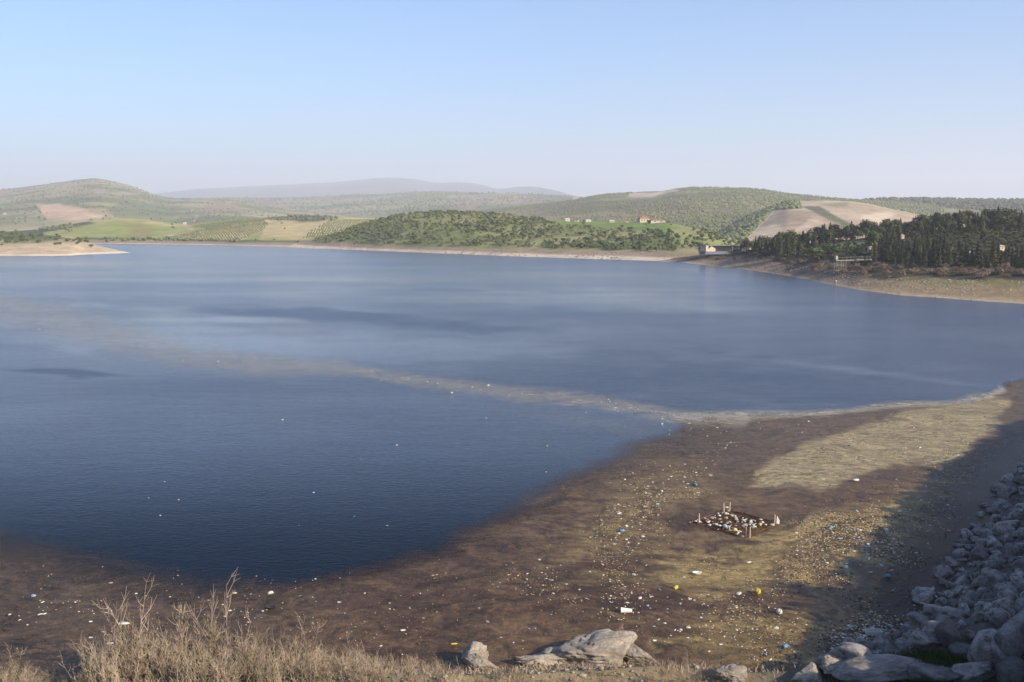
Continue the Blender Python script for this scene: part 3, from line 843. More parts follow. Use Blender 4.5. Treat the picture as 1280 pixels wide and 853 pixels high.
def mass(name, protos, pos, sz, mat, label, cat, seed, wide=1.2):
    r_ = rg(seed); n = len(pos)
    S = np.stack([sz * wide * r_.uniform(.8, 1.3, n), sz * wide * r_.uniform(.8, 1.3, n), sz], 1)
    V, Fc = merge_instances(protos, pos, S, r_.uniform(0, 6.28, n), r_.integers(0, len(protos), n))
    return tag(link(name, mesh(name, V, Fc, mat)), label, cat, kind='stuff')
meadow = [(668, 272), (700, 276), (840, 277), (858, 284), (835, 291), (800, 288), (760, 285), (700, 282)]
slope_r = [(845, 292), (862, 283), (925, 306), (905, 316), (870, 314), (850, 308)]
def dens_h(px, py, X, Y, Z):
    d = sstep(3.6, 5.0, Z + (fbm(X * .03, Y * .03, 5, 3) - .5) * 3)
    d *= 1 - .97 * (poly_sd(meadow, px, py) < 0)
    d *= 1 - .72 * (poly_sd(slope_r, px, py) < 0)
    d *= .35 + .65 * sstep(.35, .55, fbm(X * .02, Y * .02, 77, 4))
    return d * (px > 395)
pos, sz = scatter(HH, 3900, 380, 960, dens_h, 401, .05, 1.03, 1.5, 3.6)
# nearest ones of the wooded hill stand as single trees, the rest as one mass
order = np.argsort(-(sz / pos[:, 1]))
single = order[:300]
for k in single:
    plant('olive_tree', OLI, int(k) % 4, tuple(pos[k]), float(sz[k]), random.uniform(1.0, 1.4), random.uniform(0, 6.28),
          'grey green round tree on the wooded hill across the water', 'tree', 'trees on the wooded hill')
rest = np.setdiff1d(np.arange(len(pos)), single)
mass('woodland', lowp, pos[rest], sz[rest], M_olive, 'dense low woodland covering the hill across the water', 'woodland', 402)

def dens_d(px, py, X, Y, Z):
    d = .25 + .75 * sstep(.4, .6, fbm(X * .006, Y * .006, 78, 4))
    d *= sstep(735, 830, px) * .8 + .2
    bare = [(778, 250), (790, 239), (815, 239), (850, 233), (855, 240), (825, 246), (815, 250)]
    d *= 1 - .97 * (poly_sd(bare, px, py) < 0)
    d *= 1 - .8 * (poly_sd([(880, 262), (960, 259), (990, 252), (985, 262), (950, 266), (890, 267)], px, py) < 0)
    return d
pos, sz = scatter(HD, 15000, 540, 1180, dens_d, 411, .02, 1.03, 2.0, 3.5)
mass('far_orchard', fars, pos, sz, M_olive, 'dark olive groves dotting the hill behind the wooded one', 'orchard', 412)
pos, sz = scatter(HE, 5000, 980, 1560, lambda px, py, X, Y, Z: .9 + 0 * px, 421, .3, 1.03, 4.5, 8.0)
mass('far_forest', fars, pos, sz, M_pine, 'dark forest on the far ridge at the right edge', 'forest', 422)
def dens_c(px, py, X, Y, Z):
    d = .1 + .6 * sstep(.45, .6, fbm(X * .005, Y * .005, 79, 4))
    d *= 1 - .95 * (poly_sd([(42, 254), (75, 253), (102, 258), (135, 273), (100, 277), (58, 276)], px, py) < 0)
    return d
pos, sz = scatter(HC, 4200, -250, 480, dens_c, 431, .05, 1.02, 2.6, 5.2)
mass('far_orchard', fars, pos, sz, M_olive, 'scattered olive trees on the hazy mountain at left', 'orchard', 432)
pos, sz = scatter(HB, 5000, 180, 760, lambda px, py, X, Y, Z: .1 + .7 * sstep(.45, .6, fbm(X * .003, Y * .003, 80, 4)), 441, .2, 1.02, 5.0, 9.0)
mass('far_orchard', fars, pos, sz, M_olive, 'hazy groves on the low ridges behind the fields', 'orchard', 442)
# rows of young trees and vines in the left fields
rowpos = []
def rows_in(hill, poly, nrow, ncol, slant, jit):
    xs = [p[0] for p in poly]
    px = np.linspace(min(xs), max(xs), nrow)
    for a in px:
        t_ = np.linspace(.05, 1.0, ncol)
        X, Y, Z, PXs, PYs = hill.at(a + slant * (t_ - .5) * 40 + RNG.normal(0, jit, ncol), t_)
        ok = poly_sd(poly, PXs, PYs) < 0
        rowpos.append(np.stack([X, Y, Z - .05], 1)[ok])
rows_in(HG, [(378, 299), (388, 290), (414, 275), (468, 275), (458, 281), (430, 292)], 30, 60, .6, .25)
rows_in(HG, [(190, 301), (235, 292), (300, 277), (340, 274), (330, 288), (300, 301)], 44, 55, -.9, .25)
rows_in(HG, [(240, 283), (300, 275), (340, 272), (330, 276), (260, 287)], 40, 60, .4, .3)
rows_in(HC, [(120, 232), (165, 233), (172, 240), (130, 239)], 26, 70, .2, .3)
pos = np.concatenate(rowpos)
mass('orchard_rows', fars, pos, RNG.uniform(1.0, 1.9, len(pos)), M_olive, 'rows of young trees striping the tan fields at left', 'orchard', 452)
def dens_g(px, py, X, Y, Z):
    d = 0.006 + 0 * px
    d = np.where((px < 90) & (py < 288), .8, d)
    d = np.where((px > 335) & (px < 425) & (py < 276), .5, d)
    d = np.where((Z > 2.2) & (Z < 4.6) & (px > 60), .5 * sstep(.4, .6, fbm(X * .02, Y * .02, 4, 3)), d)
    return d
pos, sz = scatter(HG, 7000, -200, 520, dens_g, 461, .0, 1.03, 1.6, 3.8)
mass('hedge_scrub', fars, pos, sz, M_olive, 'dark scrub and hedges edging the left fields', 'scrub', 462)
# bushes on the sandy spit
pos, sz = scatter(HI, 900, -300, 120, lambda px, py, X, Y, Z: np.where(Z > 5.5, .5 * sstep(.35, .55, fbm(X * .05, Y * .05, 6, 3)), .012), 471, .1, 1.02, 1.4, 3.2)
for k in range(min(len(pos), 260)):
    plant('spit_bush', OLI, k % 4, tuple(pos[k]), float(sz[k]), random.uniform(1.2, 1.7), random.uniform(0, 6.28),
          'round olive green bush on top of the sandy spit at left', 'bush', 'bushes on the sandy spit')
pos, sz = scatter(HF, 2600, 862, 1000, lambda px, py, X, Y, Z: 1.0 * (poly_sd([(931, 306), (931, 300), (950, 282), (967, 263), (1003, 261), (1001, 254), (1300, 250), (1300, 306)], px, py) > 0), 481, .02, 1.02, 2.2, 4.2)
mass('far_orchard', fars, pos, sz, M_olive, 'olive grove beside the left edge of the bare ploughed hill', 'orchard', 482)
# dark undergrowth beneath the conifers
pos, sz = scatter(HJ, 2600, 915, 1345, lambda px, py, X, Y, Z: 1.0 * (py < np.interp(px, [915, 1000, 1090, 1345], [318, 323, 335, 338])) * (1 - .9 * (poly_sd([(1035, 308), (1060, 300), (1085, 301), (1075, 309)], px, py) < 0)), 491, .1, 1.0, .7, 2.0)
mass('undergrowth', lowp, pos, sz, M_pine, 'dark undergrowth beneath the conifers on the right bank', 'undergrowth', 492, 1.5)

# ------------------------------------------------------------------ buildings and the jetty
M_wall = mat_plain('cream plaster', (.50, .43, .33), .9, .2, .15, .8)
M_white = mat_plain('white paint', (.74, .72, .66), .8, .3, .12, .8)
M_roof = mat_plain('red roof tiles', (.36, .13, .08), .85, .2, .3, 3)
M_dark = mat_plain('dark opening', (.03, .03, .032), .4, .4, .1)
M_conc = mat_plain('weathered shade-toned concrete', (.22, .205, .18), .9, .2, .3, 1.5)  # grey darkened for dirt and for shade painted into the jetty colour
M_slate = mat_plain('grey blue concrete lining', (.16, .17, .19), .85, .2, .3, .6)
def gable_house(name, loc, rz, w, d, hgt, rh, wall, roof, label, wins=2, cat='house'):
    o = empty(name, loc, rz); tag(o, label, cat)
    b = MB(); b.box((0, 0, hgt / 2 - .4), (w, d, hgt + .8)); b.build('wall', wall, o)
    b = MB(); e = .35
    b.add([(-w / 2 - e, -d / 2 - e, hgt + .01), (w / 2 + e, -d / 2 - e, hgt + .01), (w / 2 + e, d / 2 + e, hgt + .01), (-w / 2 - e, d / 2 + e, hgt + .01), (-w / 2 + w * .18, 0, hgt + rh), (w / 2 - w * .18, 0, hgt + rh)],
          [(3, 2, 1, 0), (0, 1, 5, 4), (1, 2, 5), (2, 3, 4, 5), (3, 0, 4)])
    b.build('roof', roof, o)
    for k in range(wins):
        x = -w / 2 + w * (k + .7) / (wins + .4)
        b = MB(); b.box((x, -d / 2 - .03, hgt * .55), (w * .12, .08, hgt * .38)); wdw = b.build('window', M_dark, o)
        b = MB(); b.box((x, -d / 2 - .10, hgt * .55 - hgt * .22), (w * .15, .12, .1)); b.build('sill', M_white, wdw)
    return o
def on_hill_top(hill, px, t_): X, Y, Z, _, _ = hill.at(px, t_); return float(X), float(Y), float(Z)
x, y, z = on_hill_top(HH, 804, .99)
gable_house('house', (x, y, z), .25, 7.5, 6, 2.8, 1.4, M_wall, M_roof, 'cream house with red hipped roof above the green meadow', 3)
x, y, z = on_hill_top(HH, 822, .98)
gable_house('annex', (x, y, z), .1, 11, 4, 1.7, .7, M_wall, M_roof, 'long low cream annex right of the red roofed house', 2, 'annex')
for px, w_, hh, rf, lab in ((709, 5, 2.6, M_white, 'leftmost small cream hut on the meadow crest'), (721, 4.5, 2.2, M_roof, 'small red roofed hut second from left on the meadow crest'), (735, 6.0, 1.8, M_white, 'low wide pale hut in the middle of the meadow crest'),
                            (765, 5, 2.0, M_white, 'small pale hut left of the red roofed house, standing apart'), (784, 3, 1.6, M_roof, 'tiny hut nearest the left side of the red roofed house')):
    x, y, z = on_hill_top(HH, px, .985)
    gable_house('hut', (x, y, z), random.uniform(-.3, .3), w_ * .75, 3, hh * .7, .5, M_wall, rf, lab, 1, 'hut')
x, y, z = on_hill_top(HD, 719, 1.0)
gable_house('house', (x, y, z - 1), .1, 15, 10, 5, 3, M_wall, M_roof, 'distant red roofed house on the skyline saddle', 3)
x, y, z = on_hill_top(HG, 231, .97)
gable_house('hut', (x, y, z), .1, 4, 3.5, 2, .6, M_wall, M_white, 'tiny white hut at the top of the green field at left', 1, 'hut')
x, y, z = on_hill_top(HC, 6, .22)
gable_house('hut', (x, y, z), .1, 5, 4, 2.5, .8, M_wall, M_white, 'tiny white hut at the far left foot of the mountain', 1, 'hut')

# white pavilion at the water end of the pines
X0, Y0, Z0 = surf(HJ, 898, 316.5); X1, Y1, Z1 = surf(HJ, 932, 316.5)
zc = max(Z0, Z1) + .3
w = math.hypot(X1 - X0, Y1 - Y0); rz = math.atan2(Y1 - Y0, X1 - X0)
rz = .35
o = empty('pavilion', ((X0 + X1) / 2, (Y0 + Y1) / 2 - 1, zc), rz)
tag(o, 'white open pavilion with flat roof and columns at the end of the pines', 'pavilion')
b = MB(); b.box((0, 2.7, -.55), (w, 5.2, 1.5)); b.build('base', M_slate, o)
b = MB(); b.box((0, 2.7, 3.25), (w + .4, 5.6, .3)); b.build('roof', M_conc, o)
b = MB(); b.box((-w / 2 + .7, 2.2, 1.65), (1.4, 5.4, 2.85)); b.build('end_wall', M_wall, o)
b = MB(); b.add([(-w / 2 + 1.5, .2, .21), (-w / 2 + 6, .2, .21), (-w / 2 + 6, .2, 1.7), (-w / 2 + 3.6, .2, 2.9), (-w / 2 + 1.5, .2, 1.2), (-w / 2 + 1.5, .5, .21), (-w / 2 + 6, .5, .21), (-w / 2 + 6, .5, 1.7), (-w / 2 + 3.6, .5, 2.9), (-w / 2 + 1.5, .5, 1.2)],
             [(0, 1, 2, 3, 4), (9, 8, 7, 6, 5), (0, 5, 6, 1), (1, 6, 7, 2), (2, 7, 8, 3), (3, 8, 9, 4), (4, 9, 5, 0)])
b.build('parapet_panel', M_wall, o)
for k in (.52, .70, .98):
    b = MB(); b.box((-w / 2 + w * k - .2, .3, 1.65), (.4, .4, 2.85)); b.build('column', M_white, o)
b = MB(); b.box((.9, 5.1, 1.65), (w - 1.8, .25, 2.85)); b.build('back_wall', M_wall, o)
# concrete chute beside it
X0, Y0, Z0 = surf(HH, 876, 307); X1, Y1, Z1 = surf(HJ, 897, 317)
o = empty('spillway_chute', (X0, Y0, Z0)); tag(o, 'grey concrete chute wall left of the white pavilion', 'chute')
b = MB(); dx, dy, dz = X1 - X0, Y1 - Y0, Z1 - Z0
b.add([(0, 0, .3), (dx, dy, dz + .3), (dx, dy, dz + 1.3), (dx * .25, dy * .25, .9), (0, 1.2, .3), (dx, dy + 1.2, dz + .3), (dx, dy + 1.2, dz + 1.3), (dx * .25, dy * .25 + 1.2, .9)],
      [(0, 1, 2, 3), (7, 6, 5, 4), (0, 4, 5, 1), (1, 5, 6, 2), (2, 6, 7, 3), (3, 7, 4, 0)])
b.build('side_wall', M_conc, o)
b = MB(); b.tube([(-.3, -.3, .4), (dx, dy - .3, dz + .3)], .35, 6); b.build('coping', M_white, o)

# intake jetty
X0, Y0, Z0 = surf(HJ, 1043, 345); X1, Y1, Z1 = surf(HJ, 1088, 329)
zt = float(z_at(326, Y0))
o = empty('jetty', (X0, Y0, Z0)); tag(o, 'thin concrete jetty on posts jutting from the right bank', 'jetty')
dx, dy = X1 - X0, Y1 - Y0; L = math.hypot(dx, dy); a = math.atan2(dy, dx); top = zt - Z0
b = MB(); b.box((dx / 2, dy / 2, top), (L, 1.2, .3), a); b.build('deck', M_conc, o)
for k in (0.02, .14, .27):
    for s_ in (-.5, .5):
        x = dx * k - math.sin(a) * s_; y = dy * k + math.cos(a) * s_
        b = MB(); b.box((x, y, top / 2 - .6), (.16, .16, top + 1.0), a); b.build('post', M_conc, o)
for zz in (.35, .68):
    b = MB(); b.box((dx * .145, dy * .145, top * zz), (L * .26, .12, .14), a); b.build('cross_beam', M_conc, o)
b = MB(); b.box((dx * .03, dy * .03, top + 1.0), (.7, .8, 1.3), a); b.build('winch_housing', M_wall, o)
for k in range(9):
    x = dx * (k + .8) / 9; y = dy * (k + .8) / 9
    b = MB(); b.box((x, y - .5, top + .6), (.07, .07, .9), a); b.build('railing_post', M_conc, o)
b = MB(); b.tube([(dx * .05, dy * .05 - .5, top + 1.05), (dx, dy - .5, top + 1.05)], .05, 5); b.build('handrail', M_conc, o)
x, y, z = surf(HJ, 1045, 357)
o = empty('marker_post', (x, y, z)); tag(o, 'short pale post standing at the waterline below the jetty', 'post')
b = MB(); b.box((0, 0, .5), (.35, .35, 1.8)); b.build('shaft', M_conc, o)
b = MB(); b.box((0, 0, 1.5), (.5, .5, .2)); b.build('cap', M_white, o)
for px, py, w_, lab in ((1127, 299, 2.0, 'small white kiosk behind the cypresses, left one'), (1250, 313, 3.4, 'white kiosk among the cypresses near the right edge'), (1268, 324, 3.2, 'lowest white kiosk between cypress trunks at the right edge'), (1212, 321, 3.0, 'white kiosk half hidden behind the front cypresses'), (1087, 314, 2.2, 'small white kiosk beside the bright green tree'), (1245, 324, 2.4, 'tiny white kiosk left of the lowest one')):
    x, y, z = surf(HJ, px, py)
    gable_house('kiosk', (x, y - .5, z), random.uniform(-.3, .3), w_ * .6, 1.6, 1.5, .4, M_wall, M_wall, lab, 1, 'kiosk')

# ------------------------------------------------------------------ boulders
def on_ground(px, py):
    dx, dy, dz = ray(px, py)
    k = np.arange(15, 160, .1)
    x, y, z = dx * k, dy * k, H + dz * k
    g = np.maximum(bank_z(x, y), 0)
    i_ = int(np.argmax(z <= g))
    return float(x[i_]), float(y[i_]), float(g[i_])
def boulder(seed, sub=3, planes=10, soft=.018, lump=.13):
    r_ = rg(seed); V, Fc = ICO[sub]
    n = r_.normal(0, 1, (planes, 3)); n /= np.linalg.norm(n, axis=1, keepdims=True)
    d = r_.uniform(.5, .95, planes)
    c = V @ n.T
    rad = np.where(c > .05, d / np.maximum(c, .05), 9)
    k = 1 / soft
    r2 = -np.log(np.exp(-k * np.minimum(rad, 2)).sum(1) + np.exp(-k * 1.1)) / k
    ph = r_.uniform(0, 9, 3)
    nz = fbm(V[:, 0] * 2.2 + ph[0] + V[:, 2], V[:, 1] * 2.2 + ph[1] - V[:, 2] * .7, seed, 4) - .5
    return V * (r2 + lump * 2 * nz)[:, None], Fc
def mat_rock(name, a, b, c):
    t = NT(name); p = t.objc()
    k = t.noise(p, 1.6, 6, .65); k2 = t.noise(p, 9, 4, .7); r = t.rnd()
    base_ = t.mix(r, a, b)
    col_ = t.mix(t.mapr(k, .42, .62), base_, c)
    v = t.mapr(k2, .3, .7, .7, 1.25)
    cc_ = t.n('ShaderNodeCombineColor', {0: v, 1: v, 2: v}).outputs[0]
    t.princ(t.mix(1.0, col_, cc_, 'MULTIPLY'), .9, .2, t.bump(t.math('ADD', k, t.math('MULTIPLY', k2, .4)), .7, .12))
    return t.m
M_rock = mat_rock('grey limestone', (.12, .115, .108), (.34, .32, .295), (.085, .08, .074))
M_rockl = mat_rock('pale dry limestone', (.29, .25, .20), (.37, .32, .255), (.21, .175, .135))
BOULD = [mesh('boulder', *boulder(900 + k), M_rock, True) for k in range(9)]
def slab_rock(seed):
    V, Fc = boulder(seed, 4, 8, .012, .05)
    r_ = rg(seed)
    n1_ = fbm(V[:, 0] * 3 + seed, V[:, 1] * 3 + V[:, 2] * 2.3, seed, 5) - .5
    n2_ = np.abs(fbm(V[:, 0] * 1.3 + 4, V[:, 1] * 1.3 + V[:, 2] * 6.0, seed + 3, 3) - .5)
    return V * (1 + .38 * n1_ - .5 * np.maximum(.07 - n2_, 0) * 4)[:, None], Fc
BOULDL = [mesh('boulder', *slab_rock(930 + k), M_rockl, False) for k in range(5)]
placed = []
def rock(px, py, rx, ry, rz_, yaw, label, pale=False, k=0, tilt=0.0, group=None, sink=.25):
    x, y, z = on_ground(px, py)
    o = link('boulder', (BOULDL if pale else BOULD)[k % (5 if pale else 9)])
    o.location = (x, y, z + rz_ * (1 - 2 * sink)); o.scale = (rx, ry, rz_); o.rotation_euler = (random.uniform(-.2, .2) + tilt, random.uniform(-.2, .2), yaw)
    tag(o, label, 'rock', group)
    placed.append((x, y, max(rx, ry)))
    return o
rock(757, 826, 2.0, 1.3, .74, .15, 'large pale lit boulder at the water edge, biggest of the near shore', True, 0)
rock(800, 829, 1.1, .8, .5, -.3, 'pale rock against the right side of the biggest shore boulder', True, 1)
rock(700, 826, 1.5, .7, .4, .25, 'flat pale slab left of the biggest shore boulder', True, 2)
rock(680, 831, 1.2, .6, .35, .1, 'lower flat slab left of the biggest shore boulder', True, 3)
rock(590, 831, .75, .6, .6, .5, 'blocky pale rock alone among dry grass left of the slabs', True, 4)
rock(606, 838, .9, .6, .4, -.2, 'low pale rock touching the blocky one in the dry grass', True, 1)
rock(918, 852, .8, .6, .35, .3, 'rounded pale rock at bottom edge right of the dry grass', True, 0)
rock(1045, 842, 1.0, .7, .38, .1, 'pale half lit rock left of the long slab at the bottom', True, 2)
rock(1070, 832, 1.0, .6, .5, -.5, 'tilted grey slab behind the long slab at the bottom', False, 2)
rock(1098, 847, 2.3, .9, .45, .2, 'long flat cracked slab at the bottom edge by the grass', False, 4)
rock(1012, 850, .8, .6, .38, .6, 'pale rock at the bottom left end of the boulders', True, 3)
rock(1165, 850, 1.3, .8, .4, 0, 'low flat grey slab at the bottom of the grass patch', False, 6)
rock(1237, 836, .95, .9, .95, .4, 'big rounded grey boulder right of the grass patch', False, 1)
rock(1268, 818, 1.2, 1.0, 1.25, .9, 'tallest grey boulder at the right edge', False, 3)
rock(1218, 850, .9, .8, .5, .2, 'pale grey boulder at the bottom below the rounded one', False, 7)
rock(1262, 850, 1.0, .8, .6, .2, 'grey boulder in the bottom right corner', False, 8)
rock(1167, 797, .9, .6, .55, .4, 'wedge shaped pale boulder at the corner of the waterline', False, 0)
rock(1155, 809, .9, .55, .45, 0, 'flat boulder in front of the wedge shaped one', False, 5)
rock(1186, 803, .6, .55, .6, 0, 'rounded boulder right of the wedge shaped one', False, 1)
rock(1206, 822, .65, .5, .4, -.4, 'egg shaped boulder above the grass patch', False, 7)
GRASS_P = [(1070, 835), (1095, 829), (1150, 820), (1205, 825), (1222, 850), (1080, 858)]
rr_ = rg(1234); tries = 0
cand = np.stack([rr_.uniform(8, 62, 60000), rr_.uniform(32, 104, 60000)], 1)
sd = -poly_sd(LAND, cand[:, 0], cand[:, 1])
cz = bank_z(cand[:, 0], cand[:, 1])
cpx, cpy = project(cand[:, 0], cand[:, 1], cz)
ok = (sd > -.9) & (sd < 14) & (cpx > 1030) & (cpx < 1310) & (cpy < 875) & (poly_sd(GRASS_P, cpx, cpy) > 2) & (cand[:, 0] > 12 + (cand[:, 1] - 47) * .2)
cand = cand[ok]; sd = sd[ok]; cz = cz[ok]; cpx = cpx[ok]; cpy = cpy[ok]
nb_ = 0
for (x, y), s_, z in zip(cand, sd, cz):
    if nb_ >= 296: break
    r_ = float(np.clip(rr_.lognormal(-.98, .36), .22, .72))
    if any((x - a_) ** 2 + (y - b_) ** 2 < (.74 * (r_ + c_)) ** 2 for a_, b_, c_ in placed): continue
    placed.append((x, y, r_)); nb_ += 1
    o = link('boulder', BOULD[int(rr_.integers(9))])
    o.location = (x, y, max(z, -.15) + .25 * r_)
    o.scale = (r_ * rr_.uniform(.9, 1.3), r_ * rr_.uniform(.8, 1.1), r_ * rr_.uniform(.65, .95))
    o.rotation_euler = (rr_.uniform(-.5, .5), rr_.uniform(-.5, .5), rr_.uniform(0, 6.28))
    edge_ = s_ < 1.0
    tag(o, 'grey boulder at the waterline of the rock slope' if edge_ else 'grey boulder on the shaded rock slope at right', 'rock', 'boulders along the waterline' if edge_ else 'boulders on the rock slope')
print('boulders', nb_)
# small stones between them and the slope beyond the frame
lowr = [boulder(960 + k, 1, 8) for k in range(5)]
c2 = np.stack([rr_.uniform(10, 120, 26000), rr_.uniform(28, 190, 26000)], 1)
s2 = -poly_sd(LAND, c2[:, 0], c2[:, 1]); z2 = bank_z(c2[:, 0], c2[:, 1]); p2, q2 = project(c2[:, 0], c2[:, 1], z2)
inframe = (p2 < 1310) & (q2 < 875)
ok = (s2 > -.6) & (s2 < 19) & (poly_sd(GRASS_P, p2, q2) > 0) & (c2[:, 0] > 13 + (c2[:, 1] - 47) * .2) & (p2 > 1030)
idx = np.where(ok)[0]
r2 = np.where(inframe[idx], rr_.uniform(.12, .34, len(idx)), rr_.uniform(.35, .8, len(idx)))
kk = np.where(inframe[idx], rr_.uniform(0, 1, len(idx)) < .8, rr_.uniform(0, 1, len(idx)) < .45)
idx = idx[kk]; r2 = r2[kk]
P2 = np.stack([c2[idx, 0], c2[idx, 1], z2[idx] + r2 * .2], 1)
V, Fc = merge_instances(lowr, P2, np.stack([r2 * 1.1, r2, r2 * .8], 1), rr_.uniform(0, 6.28, len(idx)), rr_.integers(0, 5, len(idx)))
tag(link('rubble', mesh('rubble', V, Fc, M_rock)), 'grey rubble filling the gaps of the rock slope', 'rubble', kind='stuff')

# ------------------------------------------------------------------ dry shrubs on the near shore
def mat_twig():
    t = NT('dry twigs'); r = t.rnd(); nz = t.noise(t.pos(), 2.5, 3)
    k = t.math('ADD', t.math('MULTIPLY', nz, .7), t.math('MULTIPLY', r, .3))
    t.princ(t.mix(t.mapr(k, .3, .7), (.24, .175, .125), (.47, .375, .275)), .85, .15)
    return t.m
M_twig = mat_twig()
M_sprig = mat_leaf('sparse green leaves', (.10, .115, .035), (.17, .17, .06), .4)
def twig_bush(seed, stems, hmax, spread, sub, r0=.016):
    r_ = rg(seed); segs = []; tips = []
    for k in range(stems):
        a = r_.uniform(0, 6.28); tilt = abs(r_.normal(0, spread)); L = hmax * r_.uniform(.45, 1.0) * (1 - .25 * min(tilt, 1))
        d = np.array([math.cos(a) * math.sin(tilt), math.sin(a) * math.sin(tilt), math.cos(tilt)])
        p = np.array([r_.normal(0, .18), r_.normal(0, .18), 0.0]); pts = [p]
        n = 5
        for q in range(n):
            d = d + r_.normal(0, .10, 3) + np.array([0, 0, .05]); d /= np.linalg.norm(d)
            p = p + d * L / n; pts.append(p)
        segs.append((pts, [r0 * (1 - .8 * q / n) for q in range(n + 1)]))
        for j in range(sub):
            q = r_.integers(1, n); f = r_.uniform(0, 1)
            b = pts[q] * (1 - f) + pts[q + 1] * f
            dd = d + r_.normal(0, .55, 3); dd[2] = abs(dd[2]) * .8 + .25; dd /= np.linalg.norm(dd)
            l2 = L * r_.uniform(.12, .34)
            m = b + dd * l2 * .5 + r_.normal(0, .03, 3); e = m + (dd + np.array([0, 0, .3])) * l2 * .5
            segs.append(([b, m, e], [r0 * .5, r0 * .38, r0 * .18])); tips.append(e); tips.append(m)
            for u in range(2):
                d3 = dd + r_.normal(0, .6, 3); d3[2] = abs(d3[2]); d3 /= np.linalg.norm(d3)
                segs.append(([m, m + d3 * l2 * .45], [r0 * .3, r0 * .14]))
    Vs = []; Fs = []; o = 0
    for pts, rad in segs:
        P = np.array(pts); n = len(P)
        D = P[-1] - P[0]; D /= np.linalg.norm(D) + 1e-9
        A = np.cross(D, [.3, .9, .2]); A /= np.linalg.norm(A) + 1e-9; B = np.cross(D, A)
        for q in range(n):
            for k in range(3):
                t_ = 2.094 * k; Vs.append(P[q] + (A * math.cos(t_) + B * math.sin(t_)) * rad[q])
        for q in range(n - 1):
            for k in range(3):
                k2 = (k + 1) % 3; Fs.append((o + q * 3 + k, o + q * 3 + k2, o + (q + 1) * 3 + k2, o + (q + 1) * 3 + k))
        o += n * 3
    tips = np.array(tips)
    sel = tips[r_.uniform(0, 1, len(tips)) < .16]
    sel = sel[sel[:, 2] < hmax * .75]
    LV, LF = leaf_cards(sel + r_.normal(0, .04, sel.shape), r_.normal(0, 1, sel.shape), .035, r_, 1.0)
    return mesh('twigs', np.array(Vs), np.array(Fs), M_twig), mesh('leaves', LV, LF, M_sprig)
BUSH = [twig_bush(1000 + k, 24, 1.0, .50, 7, .0095) for k in range(4)]
TALL = [twig_bush(1100 + k, 6, 1.2, .20, 12, .011) for k in range(3)]
def shrub(kind, k, x, y, h_, wide, label, group=None):
    z = float(bank_z(np.array([x]), np.array([y]))[0])
    o = empty('dry_shrub', (x, y, max(z, -.1) - .05), random.uniform(0, 6.28), (h_ * wide, h_ * wide, h_))
    tag(o, label, 'shrub', group)
    tw, lf = kind[k % len(kind)]
    link('twigs', tw, o); link('leaves', lf, o)
def shrub_px(px, py_top, y, wide=1.0, kind=BUSH, label=None, group=None):
    zt = float(z_at(py_top, y)); x = float(x_at(px, y, zt))
    z = float(bank_z(np.array([x]), np.array([y]))[0])
    shrub(kind, random.randrange(4), x, y, max(.35, zt - z), wide, label, group)
bush_top = [(-160, 822), (0, 828), (40, 838), (70, 846), (100, 832), (118, 806), (150, 800), (180, 790), (230, 800), (270, 806), (300, 798), (340, 806), (380, 806), (420, 812), (460, 818), (520, 822), (560, 830), (600, 842), (660, 838), (720, 834), (800, 828), (850, 824), (890, 836), (920, 848)]
for row, (yy, dpy) in enumerate(((45.2, 3), (46.3, -1), (44.0, 9), (47.3, 3))):
    px = -130.0
    while px < 905:
        px += random.uniform(13, 24)
        tp = np.interp(px, [b_[0] for b_ in bush_top], [b_[1] for b_ in bush_top]) + dpy - 10 + abs(random.gauss(0, 9))
        if px > 560 and yy > 47: continue
        if row == 3 and px < 110: continue
        lab = 'dense tan dry shrub in the thicket along the bottom edge' if px < 440 else 'low dry shrub in the thin scrub near the pale rocks'
        shrub_px(px, tp, yy + random.gauss(0, .35), random.uniform(.75, 1.15), BUSH, lab, 'dry shrubs of the bottom thicket' if px < 440 else 'dry shrubs near the pale rocks')
for px, tp, lab in ((168, 757, 'tall bare forked shrub rising highest at left of the thicket'), (208, 764, 'tall bare shrub second from left above the thicket'), (150, 777, 'bare upright shrub left of the tallest forked one'),
                    (282, 752, 'tall thin bare sapling with open crown above the thicket'), (262, 775, 'bare shrub just left of the thin sapling'), (246, 790, 'short bare shrub between the tall ones'), (110, 808, 'bare shrub at the left end of the thicket'),
                    (372, 784, 'upright bare shrub at the right end of the thicket'), (330, 790, 'upright bare shrub right of the thin sapling'), (443, 806, 'small bare shrub right of the thicket'), (8, 820, 'bare shrub at the bottom left corner'), (780, 788, 'single dry stalk on the biggest shore boulder')):
    if px == 780: shrub_px(px, 783, 48.6, .25, TALL, lab)
    else: shrub_px(px, tp - 4, 46.4, .8, TALL, lab)
# dry grass
r_ = rg(77); n = 11000
gx_ = r_.uniform(-27, 16, n); gy_ = r_.uniform(41.5, 49.5, n)
gs = -poly_sd(LAND, gx_, gy_); gz_ = bank_z(gx_, gy_)
ok = (gs > -.05) & (r_.uniform(0, 1, n) < .35 + .65 * sstep(.4, .6, fbm(gx_ * .7, gy_ * .7, 12, 3)))
B0 = np.stack([gx_, gy_, np.maximum(gz_, 0) - .02], 1)[ok]; n = len(B0)
hh = r_.uniform(.10, .38, n)[:, None]; a = r_.uniform(0, 6.28, n)
side = np.stack([np.cos(a), np.sin(a), 0 * a], 1) * .014; lean = np.stack([r_.normal(0, .22, n), r_.normal(0, .22, n), np.ones(n)], 1)
V = np.stack([B0 - side, B0 + side, B0 + lean * hh * .6 + side * .7, B0 + lean * hh * np.array([1.5, 1.5, 1])], 1).reshape(-1, 3)
tag(link('dry_grass', mesh('dry_grass', V, np.arange(n * 4).reshape(n, 4), M_twig)), 'thin dry grass on the near bank at the bottom edge', 'grass', kind='stuff')
